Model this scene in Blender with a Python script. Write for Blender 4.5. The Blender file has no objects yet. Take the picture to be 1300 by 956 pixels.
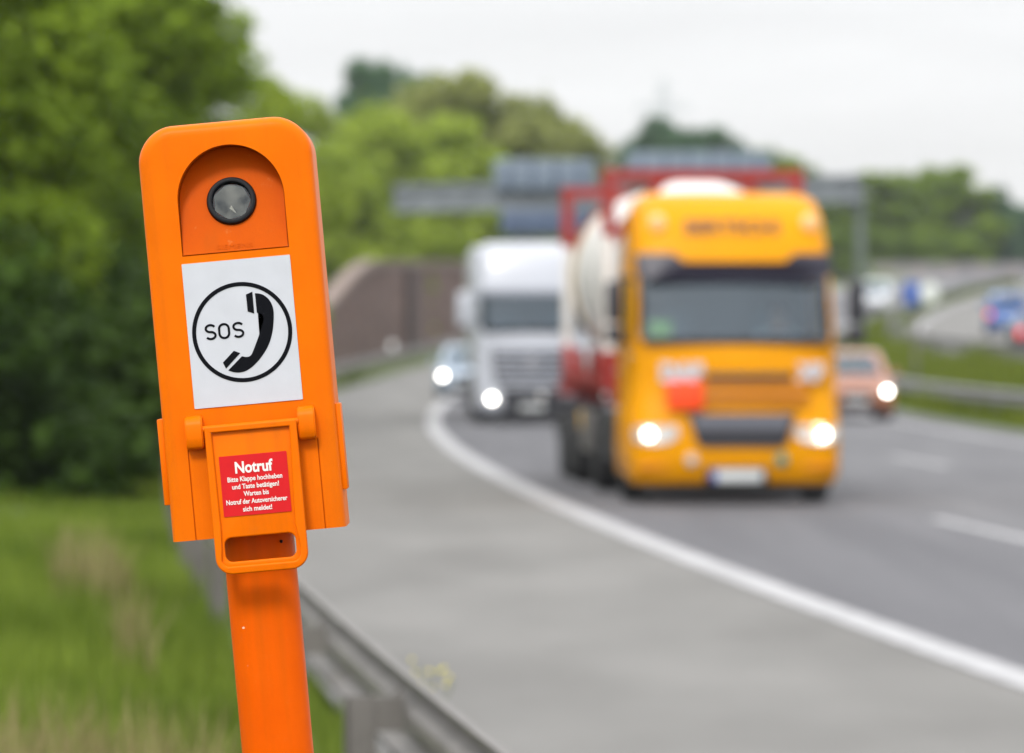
import bpy, bmesh, math, random
import numpy as np
from mathutils import Vector, Matrix

random.seed(7)
scene = bpy.context.scene
COL = scene.collection
R = math.radians
F, HX, HY, CAMH = 6000.0, 650.0, 425.0, 1.93      # focal length in photo pixels, vanishing point, eye height

# ------------------------------------------------------------------ materials
def new_mat(name):
    m = bpy.data.materials.new(name)
    m.use_nodes = True
    nt = m.node_tree
    return m, nt, nt.nodes['Principled BSDF']

def mat(name, col, rough=0.5, metal=0.0, var=0.0, scale=6.0, bump=0.0, bscale=60.0, coat=0.0, detail=4.0):
    m, nt, b = new_mat(name)
    b.inputs['Base Color'].default_value = (*col, 1)
    b.inputs['Roughness'].default_value = rough
    b.inputs['Metallic'].default_value = metal
    b.inputs['Coat Weight'].default_value = coat
    tc = nt.nodes.new('ShaderNodeTexCoord')
    if var > 0:
        n = nt.nodes.new('ShaderNodeTexNoise'); n.inputs['Scale'].default_value = scale
        n.inputs['Detail'].default_value = detail
        nt.links.new(tc.outputs['Object'], n.inputs['Vector'])
        mr = nt.nodes.new('ShaderNodeMapRange')
        mr.inputs['From Min'].default_value = 0.3; mr.inputs['From Max'].default_value = 0.7
        mr.inputs['To Min'].default_value = 1 - var; mr.inputs['To Max'].default_value = 1 + var
        nt.links.new(n.outputs['Fac'], mr.inputs['Value'])
        mx = nt.nodes.new('ShaderNodeVectorMath'); mx.operation = 'SCALE'
        mx.inputs[0].default_value = col
        nt.links.new(mr.outputs['Result'], mx.inputs['Scale'])
        nt.links.new(mx.outputs['Vector'], b.inputs['Base Color'])
    if bump > 0:
        n2 = nt.nodes.new('ShaderNodeTexNoise'); n2.inputs['Scale'].default_value = bscale
        n2.inputs['Detail'].default_value = 5
        nt.links.new(tc.outputs['Object'], n2.inputs['Vector'])
        bp = nt.nodes.new('ShaderNodeBump'); bp.inputs['Strength'].default_value = bump
        bp.inputs['Distance'].default_value = 0.01
        nt.links.new(n2.outputs['Fac'], bp.inputs['Height'])
        nt.links.new(bp.outputs['Normal'], b.inputs['Normal'])
    return m

def emit(name, col, strength):
    m, nt, b = new_mat(name)
    b.inputs['Base Color'].default_value = (*[min(1, c) for c in col], 1)
    b.inputs['Emission Color'].default_value = (*col, 1)
    b.inputs['Emission Strength'].default_value = strength
    return m

def glass(name, tint, clear=0.06):
    m, nt, b = new_mat(name)
    out = nt.nodes['Material Output']
    nt.nodes.remove(b)
    tr = nt.nodes.new('ShaderNodeBsdfTransparent'); tr.inputs['Color'].default_value = (*tint, 1)
    gl = nt.nodes.new('ShaderNodeBsdfGlossy'); gl.inputs['Roughness'].default_value = 0.03
    gl.inputs['Color'].default_value = (0.78, 0.90, 1, 1)
    fr = nt.nodes.new('ShaderNodeFresnel'); fr.inputs['IOR'].default_value = 1.5
    ad = nt.nodes.new('ShaderNodeMath'); ad.operation = 'ADD'; ad.inputs[1].default_value = clear
    nt.links.new(fr.outputs['Fac'], ad.inputs[0])
    mx = nt.nodes.new('ShaderNodeMixShader')
    nt.links.new(ad.outputs[0], mx.inputs['Fac'])
    nt.links.new(tr.outputs[0], mx.inputs[1]); nt.links.new(gl.outputs[0], mx.inputs[2])
    nt.links.new(mx.outputs[0], out.inputs['Surface'])
    return m

def foliage(name, dark, light, trans=0.35):
    m, nt, b = new_mat(name)
    out = nt.nodes['Material Output']
    geo = nt.nodes.new('ShaderNodeNewGeometry')
    tc = nt.nodes.new('ShaderNodeTexCoord')
    n = nt.nodes.new('ShaderNodeTexNoise'); n.inputs['Scale'].default_value = 0.55; n.inputs['Detail'].default_value = 2
    nt.links.new(tc.outputs['Object'], n.inputs['Vector'])
    ad = nt.nodes.new('ShaderNodeMath'); ad.operation = 'MULTIPLY_ADD'
    ad.inputs[1].default_value = 0.45
    nt.links.new(geo.outputs['Random Per Island'], ad.inputs[0])
    sb = nt.nodes.new('ShaderNodeMath'); sb.operation = 'MULTIPLY_ADD'; sb.inputs[1].default_value = 1.6; sb.inputs[2].default_value = -0.55
    nt.links.new(n.outputs['Fac'], sb.inputs[0])
    nt.links.new(sb.outputs[0], ad.inputs[2])
    rmp = nt.nodes.new('ShaderNodeValToRGB')
    rmp.color_ramp.elements[0].color = (*dark, 1); rmp.color_ramp.elements[1].color = (*light, 1)
    nt.links.new(ad.outputs[0], rmp.inputs['Fac'])
    nt.links.new(rmp.outputs['Color'], b.inputs['Base Color'])
    b.inputs['Roughness'].default_value = 0.65
    b.inputs['Specular IOR Level'].default_value = 0.10
    t = nt.nodes.new('ShaderNodeBsdfTranslucent')
    nt.links.new(rmp.outputs['Color'], t.inputs['Color'])
    mx = nt.nodes.new('ShaderNodeMixShader'); mx.inputs['Fac'].default_value = trans
    nt.links.new(b.outputs[0], mx.inputs[1]); nt.links.new(t.outputs[0], mx.inputs[2])
    nt.links.new(mx.outputs[0], out.inputs['Surface'])
    return m

def ramp_ground(name, cols, scale, rough=0.9, bump=0.3, bscale=40, scale2=None, streak=None):
    m, nt, b = new_mat(name)
    tc = nt.nodes.new('ShaderNodeTexCoord')
    n = nt.nodes.new('ShaderNodeTexNoise'); n.inputs['Scale'].default_value = scale; n.inputs['Detail'].default_value = 6
    src = tc.outputs['Object']
    if streak:
        mp = nt.nodes.new('ShaderNodeMapping'); mp.inputs['Scale'].default_value = streak
        nt.links.new(src, mp.inputs['Vector']); src = mp.outputs['Vector']
    nt.links.new(src, n.inputs['Vector'])
    r = nt.nodes.new('ShaderNodeValToRGB')
    while len(r.color_ramp.elements) < len(cols): r.color_ramp.elements.new(0.5)
    for i, c in enumerate(cols):
        r.color_ramp.elements[i].position = 0.3 + 0.4 * i / (len(cols) - 1)
        r.color_ramp.elements[i].color = (*c, 1)
    nt.links.new(n.outputs['Fac'], r.inputs['Fac'])
    nt.links.new(r.outputs['Color'], b.inputs['Base Color'])
    b.inputs['Roughness'].default_value = rough
    n2 = nt.nodes.new('ShaderNodeTexNoise'); n2.inputs['Scale'].default_value = bscale; n2.inputs['Detail'].default_value = 4
    nt.links.new(tc.outputs['Object'], n2.inputs['Vector'])
    bp = nt.nodes.new('ShaderNodeBump'); bp.inputs['Strength'].default_value = bump; bp.inputs['Distance'].default_value = 0.02
    nt.links.new(n2.outputs['Fac'], bp.inputs['Height']); nt.links.new(bp.outputs['Normal'], b.inputs['Normal'])
    return m

def orange_paint(name, col, dirt, spec=0.07, chips=0.0):
    """painted plastic: faint mottling, pale scuffs and grey grime specks"""
    m, nt, b = new_mat(name)
    tc = nt.nodes.new('ShaderNodeTexCoord')
    n = nt.nodes.new('ShaderNodeTexNoise'); n.inputs['Scale'].default_value = 9; n.inputs['Detail'].default_value = 6
    nt.links.new(tc.outputs['Object'], n.inputs['Vector'])
    r1 = nt.nodes.new('ShaderNodeValToRGB')
    r1.color_ramp.elements[0].position = 0.3; r1.color_ramp.elements[1].position = 0.72
    r1.color_ramp.elements[0].color = (col[0]*0.94, col[1]*0.88, col[2], 1)
    r1.color_ramp.elements[1].color = (min(1, col[0]*1.03), col[1]*1.05, col[2]*1.1, 1)
    nt.links.new(n.outputs['Fac'], r1.inputs['Fac'])
    n3 = nt.nodes.new('ShaderNodeTexNoise'); n3.inputs['Scale'].default_value = 55; n3.inputs['Detail'].default_value = 8
    n3.inputs['Roughness'].default_value = 0.7
    nt.links.new(tc.outputs['Object'], n3.inputs['Vector'])
    r2 = nt.nodes.new('ShaderNodeValToRGB')
    r2.color_ramp.elements[0].position = 0.60; r2.color_ramp.elements[1].position = 0.76
    r2.color_ramp.elements[0].color = (0, 0, 0, 1); r2.color_ramp.elements[1].color = (dirt, dirt, dirt, 1)
    nt.links.new(n3.outputs['Fac'], r2.inputs['Fac'])
    mx = nt.nodes.new('ShaderNodeMixRGB'); mx.inputs['Color2'].default_value = (0.62, 0.30, 0.10, 1); b.inputs['Specular IOR Level'].default_value = spec
    nt.links.new(r2.outputs['Color'], mx.inputs['Fac']); nt.links.new(r1.outputs['Color'], mx.inputs['Color1'])
    # rain-washed grime running down the surface, and chipped paint
    mpz = nt.nodes.new('ShaderNodeMapping'); mpz.inputs['Scale'].default_value = (38, 38, 2.2); nt.links.new(tc.outputs['Object'], mpz.inputs['Vector'])
    ng = nt.nodes.new('ShaderNodeTexNoise'); ng.inputs['Scale'].default_value = 1.0; ng.inputs['Detail'].default_value = 6; nt.links.new(mpz.outputs[0], ng.inputs['Vector'])
    rg_ = nt.nodes.new('ShaderNodeMapRange'); rg_.inputs['From Min'].default_value = 0.48; rg_.inputs['From Max'].default_value = 0.80; rg_.inputs['To Max'].default_value = 0.30
    nt.links.new(ng.outputs['Fac'], rg_.inputs['Value'])
    mg = nt.nodes.new('ShaderNodeMixRGB'); mg.inputs['Color2'].default_value = (0.30, 0.075, 0.006, 1)
    nt.links.new(rg_.outputs['Result'], mg.inputs['Fac']); nt.links.new(mx.outputs['Color'], mg.inputs['Color1'])
    nc_ = nt.nodes.new('ShaderNodeTexNoise'); nc_.inputs['Scale'].default_value = 42; nc_.inputs['Detail'].default_value = 2; nt.links.new(tc.outputs['Object'], nc_.inputs['Vector'])
    rc_ = nt.nodes.new('ShaderNodeMapRange'); rc_.inputs['From Min'].default_value = 0.735; rc_.inputs['From Max'].default_value = 0.75; rc_.inputs['To Max'].default_value = chips
    nt.links.new(nc_.outputs['Fac'], rc_.inputs['Value'])
    mc_ = nt.nodes.new('ShaderNodeMixRGB'); mc_.inputs['Color2'].default_value = (0.75, 0.55, 0.42, 1)
    nt.links.new(rc_.outputs['Result'], mc_.inputs['Fac']); nt.links.new(mg.outputs['Color'], mc_.inputs['Color1'])
    nt.links.new(mc_.outputs['Color'], b.inputs['Base Color'])
    mr = nt.nodes.new('ShaderNodeMapRange'); mr.inputs['To Min'].default_value = 0.30; mr.inputs['To Max'].default_value = 0.45
    nt.links.new(n.outputs['Fac'], mr.inputs['Value']); nt.links.new(mr.outputs['Result'], b.inputs['Roughness'])
    n4 = nt.nodes.new('ShaderNodeTexNoise'); n4.inputs['Scale'].default_value = 220; n4.inputs['Detail'].default_value = 3
    nt.links.new(tc.outputs['Object'], n4.inputs['Vector'])
    bp = nt.nodes.new('ShaderNodeBump'); bp.inputs['Strength'].default_value = 0.06; bp.inputs['Distance'].default_value = 0.002
    nt.links.new(n4.outputs['Fac'], bp.inputs['Height']); nt.links.new(bp.outputs['Normal'], b.inputs['Normal'])
    return m

M = {}
M['orange'] = orange_paint('orange_plastic', (0.74, 0.145, 0.0005), 0.06)
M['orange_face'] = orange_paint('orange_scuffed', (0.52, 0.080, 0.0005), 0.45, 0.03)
M['orange_post'] = orange_paint('orange_post_paint', (0.72, 0.100, 0.0005), 0.08, 0.05, 0.9)
M['sign_white'] = mat('sign_white', (0.50, 0.515, 0.57), 0.5, var=0.03, scale=30)
M['ink'] = mat('black_ink', (0.002, 0.0025, 0.005), 0.6)
M['ink'].node_tree.nodes['Principled BSDF'].inputs['Specular IOR Level'].default_value = 0.1
M['red_label'] = mat('red_label', (0.56, 0.014, 0.018), 0.55, var=0.04, scale=40)
M['red_label'].node_tree.nodes['Principled BSDF'].inputs['Specular IOR Level'].default_value = 0.1
M['white_ink'] = mat('white_ink', (0.72, 0.71, 0.69), 0.5)
M['black_rubber'] = mat('black_rubber', (0.004, 0.004, 0.006), 0.5)
M['black_rubber'].node_tree.nodes['Principled BSDF'].inputs['Specular IOR Level'].default_value = 0.15
M['tyre'] = mat('tyre_rubber', (0.012, 0.012, 0.013), 0.8)
M['lens_glass'] = mat('lens_glass', (0.10, 0.095, 0.085), 0.06, coat=1.0)
M['lens_glint'] = mat('painted_lens_glint', (0.62, 0.60, 0.54), 0.15)  # pale colour stands in for a glint behind the phone's lens
M['galv'] = mat('galvanised_steel', (0.165, 0.155, 0.145), 0.55, metal=0.35, var=0.18, scale=3)
M['galv_dark'] = mat('weathered_galvanised_steel', (0.20, 0.20, 0.20), 0.6, metal=0.3, var=0.25, scale=2)
M['asphalt'] = ramp_ground('asphalt', [(0.085, 0.085, 0.091), (0.106, 0.106, 0.112), (0.130, 0.130, 0.135)], 1.1, 0.85, 0.4, 90, streak=(1.0, 0.12, 1))
M['asphalt_lane'] = ramp_ground('worn_asphalt', [(0.069, 0.069, 0.076), (0.088, 0.088, 0.095), (0.112, 0.111, 0.119)], 0.9, 0.8, 0.4, 90, streak=(1.3, 0.06, 1))
M['shoulder'] = ramp_ground('pale_asphalt', [(0.122, 0.119, 0.111), (0.147, 0.144, 0.135), (0.173, 0.169, 0.159)], 0.7, 0.9, 0.4, 80, streak=(1, 0.3, 1))
M['paint'] = mat('road_paint', (0.33, 0.33, 0.335), 0.7, var=0.28, scale=2.2, detail=8)
M['grass_ground'] = ramp_ground('grassy_soil', [(0.030, 0.055, 0.008), (0.065, 0.105, 0.012), (0.11, 0.13, 0.03)], 0.9, 0.95, 0.8, 12)
M['leaf_mid'] = foliage('leaf_mid_green', (0.035, 0.075, 0.004), (0.30, 0.42, 0.030), 0.45)
M['leaf_bright'] = foliage('leaf_yellow_green', (0.14, 0.205, 0.014), (0.42, 0.52, 0.065), 0.5)
M['leaf_olive'] = foliage('leaf_olive_green', (0.17, 0.20, 0.045), (0.37, 0.40, 0.13), 0.5)
M['leaf_shaded'] = foliage('leaf_painted_shade', (0.010, 0.026, 0.003), (0.07, 0.13, 0.012), 0.3)  # green darkened to carry the shade beneath the verge trees
M['leaf_blue'] = foliage('leaf_bluish_green', (0.040, 0.095, 0.045), (0.13, 0.22, 0.105), 0.4)
M['grass'] = foliage('grass_blades', (0.045, 0.085, 0.005), (0.235, 0.31, 0.045), 0.45)
M['straw'] = foliage('seeding_grass', (0.17, 0.145, 0.055), (0.32, 0.29, 0.13), 0.35)
M['flower'] = mat('yellow_flower', (0.62, 0.55, 0.05), 0.6)
M['bark'] = mat('bark', (0.055, 0.045, 0.035), 0.9, var=0.3, scale=8, bump=0.5, bscale=20)
M['truck_yellow'] = mat('truck_yellow', (0.64, 0.262, 0.0003), 0.4, var=0.03, scale=2, coat=0.03)
M['truck_yellow'].node_tree.nodes['Principled BSDF'].inputs['Specular IOR Level'].default_value = 0.08
M['truck_yellow_dk'] = mat('truck_grille_yellow', (0.55, 0.19, 0.004), 0.4)
M['plastic_dark'] = mat('dark_plastic', (0.020, 0.020, 0.026), 0.5, var=0.1)
M['plastic_grey'] = mat('grey_plastic', (0.12, 0.125, 0.15), 0.45)
M['visor'] = mat('smoked_visor', (0.018, 0.016, 0.030), 0.3)
M['glass'] = glass('windscreen_glass', (0.58, 0.74, 0.80))
M['glass_dark'] = glass('dark_car_glass', (0.22, 0.27, 0.29))
M['lamp_on'] = emit('headlamp_on', (1.0, 0.92, 0.76), 8.0)
M['lamp_on_far'] = emit('headlamp_on_far', (1.0, 0.96, 0.88), 14.0)
M['lamp_clear'] = mat('clear_lamp_lens', (0.62, 0.60, 0.58), 0.15, metal=0.4)
M['lamp_amber'] = mat('amber_lamp', (0.85, 0.50, 0.22), 0.25)
M['lamp_red'] = emit('tail_lamp', (0.9, 0.03, 0.03), 0.55)
M['chrome'] = mat('chrome', (0.75, 0.75, 0.78), 0.15, metal=0.9)
M['silver_letter'] = mat('silver_letter', (0.52, 0.52, 0.56), 0.4, metal=0.2)
M['placard'] = mat('orange_placard', (0.90, 0.060, 0.001), 0.6)
M['plate_white'] = mat('number_plate_white', (0.52, 0.54, 0.54), 0.4)
M['plate_blue'] = mat('plate_blue', (0.02, 0.05, 0.35), 0.4)
M['teal'] = mat('teal_sticker', (0.01, 0.22, 0.20), 0.4)
M['brown_letter'] = mat('brown_letter', (0.16, 0.055, 0.010), 0.5)
M['frame_red'] = mat('red_frame_paint', (0.27, 0.020, 0.016), 0.5, var=0.15, scale=2)
M['tank_white'] = mat('tank_white', (0.72, 0.71, 0.69), 0.35, var=0.06, scale=1.5)
M['tank_tan'] = mat('tank_tan_band', (0.42, 0.29, 0.12), 0.5, var=0.15, scale=2)
M['chassis'] = mat('chassis_black', (0.018, 0.018, 0.02), 0.6, var=0.2)
M['chassis_red'] = mat('trailer_red', (0.20, 0.018, 0.017), 0.5, var=0.2)
M['white_paint'] = mat('white_truck_paint', (0.44, 0.46, 0.51), 0.3, var=0.02, coat=0.2)
M['silver_paint'] = mat('pale_silver_panel', (0.33, 0.35, 0.40), 0.35, metal=0.2)
M['car_orange'] = mat('copper_car_paint', (0.33, 0.125, 0.06), 0.3, metal=0.25, coat=0.6)
M['car_grey'] = mat('blue_grey_car_paint', (0.26, 0.32, 0.39), 0.3, metal=0.3, coat=0.6)
M['car_dark'] = mat('dark_car_paint', (0.035, 0.04, 0.06), 0.3, metal=0.2, coat=0.6)
M['car_blue'] = mat('blue_car_paint', (0.02, 0.09, 0.30), 0.3, metal=0.2, coat=0.6)
M['car_white'] = mat('white_car_paint', (0.50, 0.52, 0.54), 0.3, coat=0.5)
M['interior'] = mat('cab_interior', (0.20, 0.27, 0.33), 0.8)
M['hivis'] = mat('hi_vis_fabric', (0.26, 0.45, 0.10), 0.8)
M['skin'] = mat('skin', (0.55, 0.30, 0.22), 0.55)
M['shirt'] = mat('pale_shirt', (0.50, 0.55, 0.62), 0.8)
M['hair'] = mat('brown_hair', (0.05, 0.03, 0.02), 0.7)
M['wall_brown'] = ramp_ground('brown_wall', [(0.085, 0.050, 0.040), (0.13, 0.08, 0.066), (0.19, 0.125, 0.10)], 1.2, 0.9, 0.5, 10, streak=(0.6, 0.6, 2.2))
M['wall_dark'] = mat('brown_wall_pier', (0.085, 0.064, 0.060), 0.9, var=0.2, scale=2)
M['wall_cap'] = mat('wall_coping', (0.20, 0.15, 0.125), 0.85, var=0.15, scale=2)
M['barrier_grey'] = mat('barrier_grey', (0.22, 0.20, 0.205), 0.9, var=0.2, scale=1)
M['gantry'] = mat('gantry_steel', (0.16, 0.18, 0.195), 0.6, var=0.15, scale=1)
M['gantry_dark'] = mat('dark_gantry_steel', (0.09, 0.11, 0.105), 0.7, var=0.15)
M['panel_back'] = mat('sign_box_back', (0.145, 0.185, 0.235), 0.55, var=0.08, scale=1)
M['panel_dark'] = mat('dark_sign_box', (0.06, 0.09, 0.15), 0.5)
M['sign_blue'] = mat('sign_blue', (0.02, 0.08, 0.34), 0.45)
M['sign_pale'] = mat('sign_back_pale', (0.55, 0.58, 0.55), 0.5)
M['mast'] = mat('mast_steel', (0.42, 0.45, 0.47), 0.7)

# ------------------------------------------------------------------ object helpers
def empty(name, loc, rz=0.0, label=None, cat=None, group=None, rot=None, scale=None):
    o = bpy.data.objects.new(name, None); COL.objects.link(o)
    o.empty_display_size = 0.2
    o.location = loc
    o.rotation_euler = rot if rot else (0, 0, rz)
    if scale: o.scale = scale
    tag(o, label, cat, group)
    return o

def tag(o, label=None, cat=None, group=None, kind=None):
    if label: o['label'] = label
    if cat: o['category'] = cat
    if group: o['group'] = group
    if kind: o['kind'] = kind
    return o

def build(name, bm, m, parent=None, smooth=40, label=None):
    bmesh.ops.delete(bm, geom=[v for v in bm.verts if not v.link_faces], context='VERTS')
    bmesh.ops.remove_doubles(bm, verts=bm.verts, dist=1e-6)
    bmesh.ops.recalc_face_normals(bm, faces=bm.faces)
    if smooth:
        lim = R(smooth)
        for f in bm.faces: f.smooth = True
        for e in bm.edges:
            e.smooth = not (len(e.link_faces) == 2 and e.calc_face_angle(0) > lim)
    me = bpy.data.meshes.new(name); bm.to_mesh(me); bm.free()
    me.materials.append(m)
    o = bpy.data.objects.new(name, me); COL.objects.link(o)
    if parent: o.parent = parent
    if label: o['label'] = label
    return o

def mesh_obj(name, verts, faces, m, parent=None, smooth=False):
    me = bpy.data.meshes.new(name)
    me.from_pydata(verts, [], faces)
    me.materials.append(m)
    if smooth:
        for p in me.polygons: p.use_smooth = True
    o = bpy.data.objects.new(name, me); COL.objects.link(o)
    if parent: o.parent = parent
    return o

def box(bm, lo, hi, bevel=0.0, segs=2, mat4=None):
    lo, hi = Vector(lo), Vector(hi)
    vs = [bm.verts.new((lo.x if i & 1 == 0 else hi.x, lo.y if i & 2 == 0 else hi.y, lo.z if i & 4 == 0 else hi.z)) for i in range(8)]
    fs = [bm.faces.new([vs[i] for i in q]) for q in ((0,2,3,1),(4,5,7,6),(0,1,5,4),(2,6,7,3),(0,4,6,2),(1,3,7,5))]
    new = list(vs)
    if bevel > 0:
        es = list({e for f in fs for e in f.edges})
        r = bmesh.ops.bevel(bm, geom=es + vs, offset=bevel, segments=segs, affect='EDGES', profile=0.5, clamp_overlap=True)
        new = [v for v in r['verts'] if v.is_valid]
        new = list({v for v in new} | {v for f in r['faces'] for v in f.verts})
    if mat4 is not None:
        vv = {v for v in new if v.is_valid}
        for v in list(vv):
            for f in v.link_faces: vv.update(f.verts)
        bmesh.ops.transform(bm, matrix=mat4, verts=list(vv))
    return bm

def tube(bm, pts, r, n=10, cap=True):
    pts = [Vector(p) for p in pts]
    rr = r if isinstance(r, (list, tuple)) else [r] * len(pts)
    rings = []
    for i, p in enumerate(pts):
        d = (pts[min(i+1, len(pts)-1)] - pts[max(i-1, 0)]).normalized()
        a = d.cross(Vector((0, 0, 1)))
        if a.length < 0.02: a = d.cross(Vector((1, 0, 0)))
        a.normalize(); b = d.cross(a).normalized()
        rings.append([p + (a*math.cos(2*math.pi*k/n) + b*math.sin(2*math.pi*k/n)) * rr[i] for k in range(n)])
    loft(bm, rings, caps=cap)
    return bm

def bar(bm, a, b, w, h):
    """rectangular bar from a to b, w across horizontally, h the other way"""
    a, b = Vector(a), Vector(b)
    d = (b - a).normalized()
    s = d.cross(Vector((0, 0, 1)))
    if s.length < 0.02: s = Vector((1, 0, 0))
    s.normalize(); u = s.cross(d).normalized()
    rings = [[p + s*x*w/2 + u*y*h/2 for x, y in ((-1,-1),(1,-1),(1,1),(-1,1))] for p in (a, b)]
    loft(bm, rings)

def loft(bm, rings, caps=True, skip=None, closed=True):
    vr = [[bm.verts.new(p) for p in ring] for ring in rings]
    n = len(vr[0])
    for i in range(len(vr) - 1):
        for j in range(n if closed else n - 1):
            if skip and skip(i, j): continue
            k = (j + 1) % n
            bm.faces.new((vr[i][j], vr[i][k], vr[i+1][k], vr[i+1][j]))
    if caps and closed:
        bm.faces.new(list(reversed(vr[0]))); bm.faces.new(vr[-1])
    return vr

def lathe(bm, prof, axis='X', n=24, centre=(0, 0, 0)):
    """prof: list of (r, t) along the axis"""
    c = Vector(centre); rings = []
    for r, t in prof:
        ring = []
        for k in range(n):
            a = 2*math.pi*k/n; x, y = r*math.cos(a), r*math.sin(a)
            ring.append(c + Vector({'X': (t, x, y), 'Y': (x, t, y), 'Z': (x, y, t)}[axis]))
        rings.append(ring)
    loft(bm, rings)

def prism(bm, poly, a, b, plane='XZ'):
    """extrude a 2-D polygon between a and b along the remaining axis"""
    def P(p, t): return {'XZ': (p[0], t, p[1]), 'YZ': (t, p[0], p[1]), 'XY': (p[0], p[1], t)}[plane]
    loft(bm, [[P(p, a) for p in poly], [P(p, b) for p in poly]])

def arc(cx, cy, r, a0, a1, n):
    return [(cx + r*math.cos(R(a0 + (a1-a0)*i/n)), cy + r*math.sin(R(a0 + (a1-a0)*i/n))) for i in range(n+1)]

def rpoly(x0, x1, y0, y1, r, n=6):
    """rounded rectangle, counter-clockwise; r may be (bl, br, tr, tl)"""
    bl, br, tr, tl = r if isinstance(r, (tuple, list)) else (r,)*4
    return (arc(x1-br, y0+br, br, -90, 0, n) + arc(x1-tr, y1-tr, tr, 0, 90, n) +
            arc(x0+tl, y1-tl, tl, 90, 180, n) + arc(x0+bl, y0+bl, bl, 180, 270, n))

def inset(poly, d):
    n = len(poly); out = []
    for i in range(n):
        p0, p1, p2 = Vector(poly[i-1]), Vector(poly[i]), Vector(poly[(i+1) % n])
        e1, e2 = (p1-p0), (p2-p1)
        if e1.length < 1e-9: e1 = e2
        if e2.length < 1e-9: e2 = e1
        e1.normalize(); e2.normalize()
        n1, n2 = Vector((-e1.y, e1.x)), Vector((-e2.y, e2.x))
        m = (n1+n2).normalized(); c = max(0.5, m.dot(n1))
        q = p1 + m*(d/c); out.append((q.x, q.y))
    return out

def text_bm(bm, s, centre, width, height, place, bold=0.0, extrude=0.0):
    """lettering fitted into width x height, centred; place maps (x, y, depth) to a 3-D point"""
    cu = bpy.data.curves.new('lettering', 'FONT')
    cu.body = s; cu.size = 1; cu.align_x = 'CENTER'; cu.offset = bold; cu.extrude = extrude; cu.resolution_u = 4
    o = bpy.data.objects.new('lettering_source', cu); COL.objects.link(o)
    dg = bpy.context.evaluated_depsgraph_get(); dg.update()
    me = o.evaluated_get(dg).to_mesh()
    vs = [v.co.copy() for v in me.vertices]; fs = [list(p.vertices) for p in me.polygons]
    o.evaluated_get(dg).to_mesh_clear()
    bpy.data.objects.remove(o); bpy.data.curves.remove(cu)
    x0, x1 = min(v.x for v in vs), max(v.x for v in vs)
    cap = 0.729                                       # cap height of the built-in face at size 1
    sx = width/(x1-x0); sy = height/cap
    bv = [bm.verts.new(place(centre[0] + (v.x-(x0+x1)/2)*sx, centre[1] + (v.y - cap/2)*sy, v.z)) for v in vs]
    for f in fs:
        try: bm.faces.new([bv[i] for i in f])
        except ValueError: pass
    return bm

def curve_plate(outer, holes, thick, bevel, name, m, parent, place):
    """flat plate with holes and softly rounded edges (from a filled 2-D curve)"""
    cu = bpy.data.curves.new(name, 'CURVE'); cu.dimensions = '2D'; cu.fill_mode = 'BOTH'
    cu.extrude = thick/2 - bevel; cu.bevel_depth = bevel; cu.bevel_resolution = 3; cu.offset = -bevel
    for pl in [outer] + holes:
        sp = cu.splines.new('POLY'); sp.points.add(len(pl)-1); sp.use_cyclic_u = True
        for p, q in zip(sp.points, pl): p.co = (q[0], q[1], 0, 1)
    o = bpy.data.objects.new(name, cu); COL.objects.link(o)
    dg = bpy.context.evaluated_depsgraph_get(); dg.update()
    me = bpy.data.meshes.new_from_object(o.evaluated_get(dg))
    bpy.data.objects.remove(o)
    bm = bmesh.new(); bm.from_mesh(me); bpy.data.meshes.remove(me)
    for v in bm.verts: v.co = Vector(place(v.co.x, v.co.y, v.co.z))
    return build(name, bm, m, parent, smooth=35)

# ------------------------------------------------------------------ road geometry
C2 = 0.00052
def lineX(y):
    if y > 330: return lineX(330) + 2*C2*(330-122)*(y-330)
    if y < -10: return lineX(-10) + 2*C2*(-10-122)*(y+10)
    return -1.9 + C2*(y-122)**2
def slopeX(y): return 2*C2*(max(-10, min(330, y))-122)
def prof(y):
    if y < 105: return 0.0
    if y < 255: return 1.0e-4*(y-105)**2
    if y < 520: return 2.25 + 0.03*(y-255)
    return 10.2 + 0.012*(y-520)
def sstep(a, b, t):
    t = max(0, min(1, (t-a)/(b-a))); return t*t*(3-2*t)
OPP = 0.95
def gz(o, y):
    """ground height at offset o from the solid edge line"""
    p = prof(y)
    if o <= -4.2:
        h = 0.10 + 0.25*sstep(-4.2, -8.5, o) if False else 0.02 + 0.22*sstep(4.2, 8.5, -o)
        h += 3.2*sstep(10, 24, -o)*sstep(120, 200, y)
        return p + h
    if o < 11.6: return p - 0.10
    if o < 15.0: return p + 0.02 + OPP*sstep(11.9, 14.7, o)
    if o < 28.5: return p + OPP - 0.10
    return p + OPP + 0.05 + 2.0*sstep(30, 60, o)*sstep(300, 420, y)
def P(o, y, dz=0.0): return (lineX(y)+o, y, prof(y)+dz)
def at(x, y, Y): return ((x-HX)/F*Y, Y, CAMH-(y-HY)/F*Y)

ys = [-60, -30, -10] + list(range(0, 100, 4)) + list(range(100, 340, 6)) + list(range(340, 700, 30)) + [760, 860, 1000, 1200, 1500, 2000]
offs = [-900, -400, -200, -100, -60, -40, -30, -24, -20, -17, -14, -12, -10, -9, -8, -7, -6, -5, -4.4, -4.1, -3.95, -3.0, 0, 5, 11.4, 11.7, 12, 12.5, 13, 13.5, 14, 14.4, 14.8, 15.1, 15.5, 20, 28.2, 28.6, 30, 35, 40, 50, 60, 100, 200, 400, 900]
verts = [(lineX(y)+o, y, gz(o, y)) for y in ys for o in offs]
n = len(offs)
faces = [(i*n+j, i*n+j+1, (i+1)*n+j+1, (i+1)*n+j) for i in range(len(ys)-1) for j in range(n-1)]
g = mesh_obj('ground', verts, faces, M['grass_ground'], smooth=True); tag(g, kind='structure')

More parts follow.
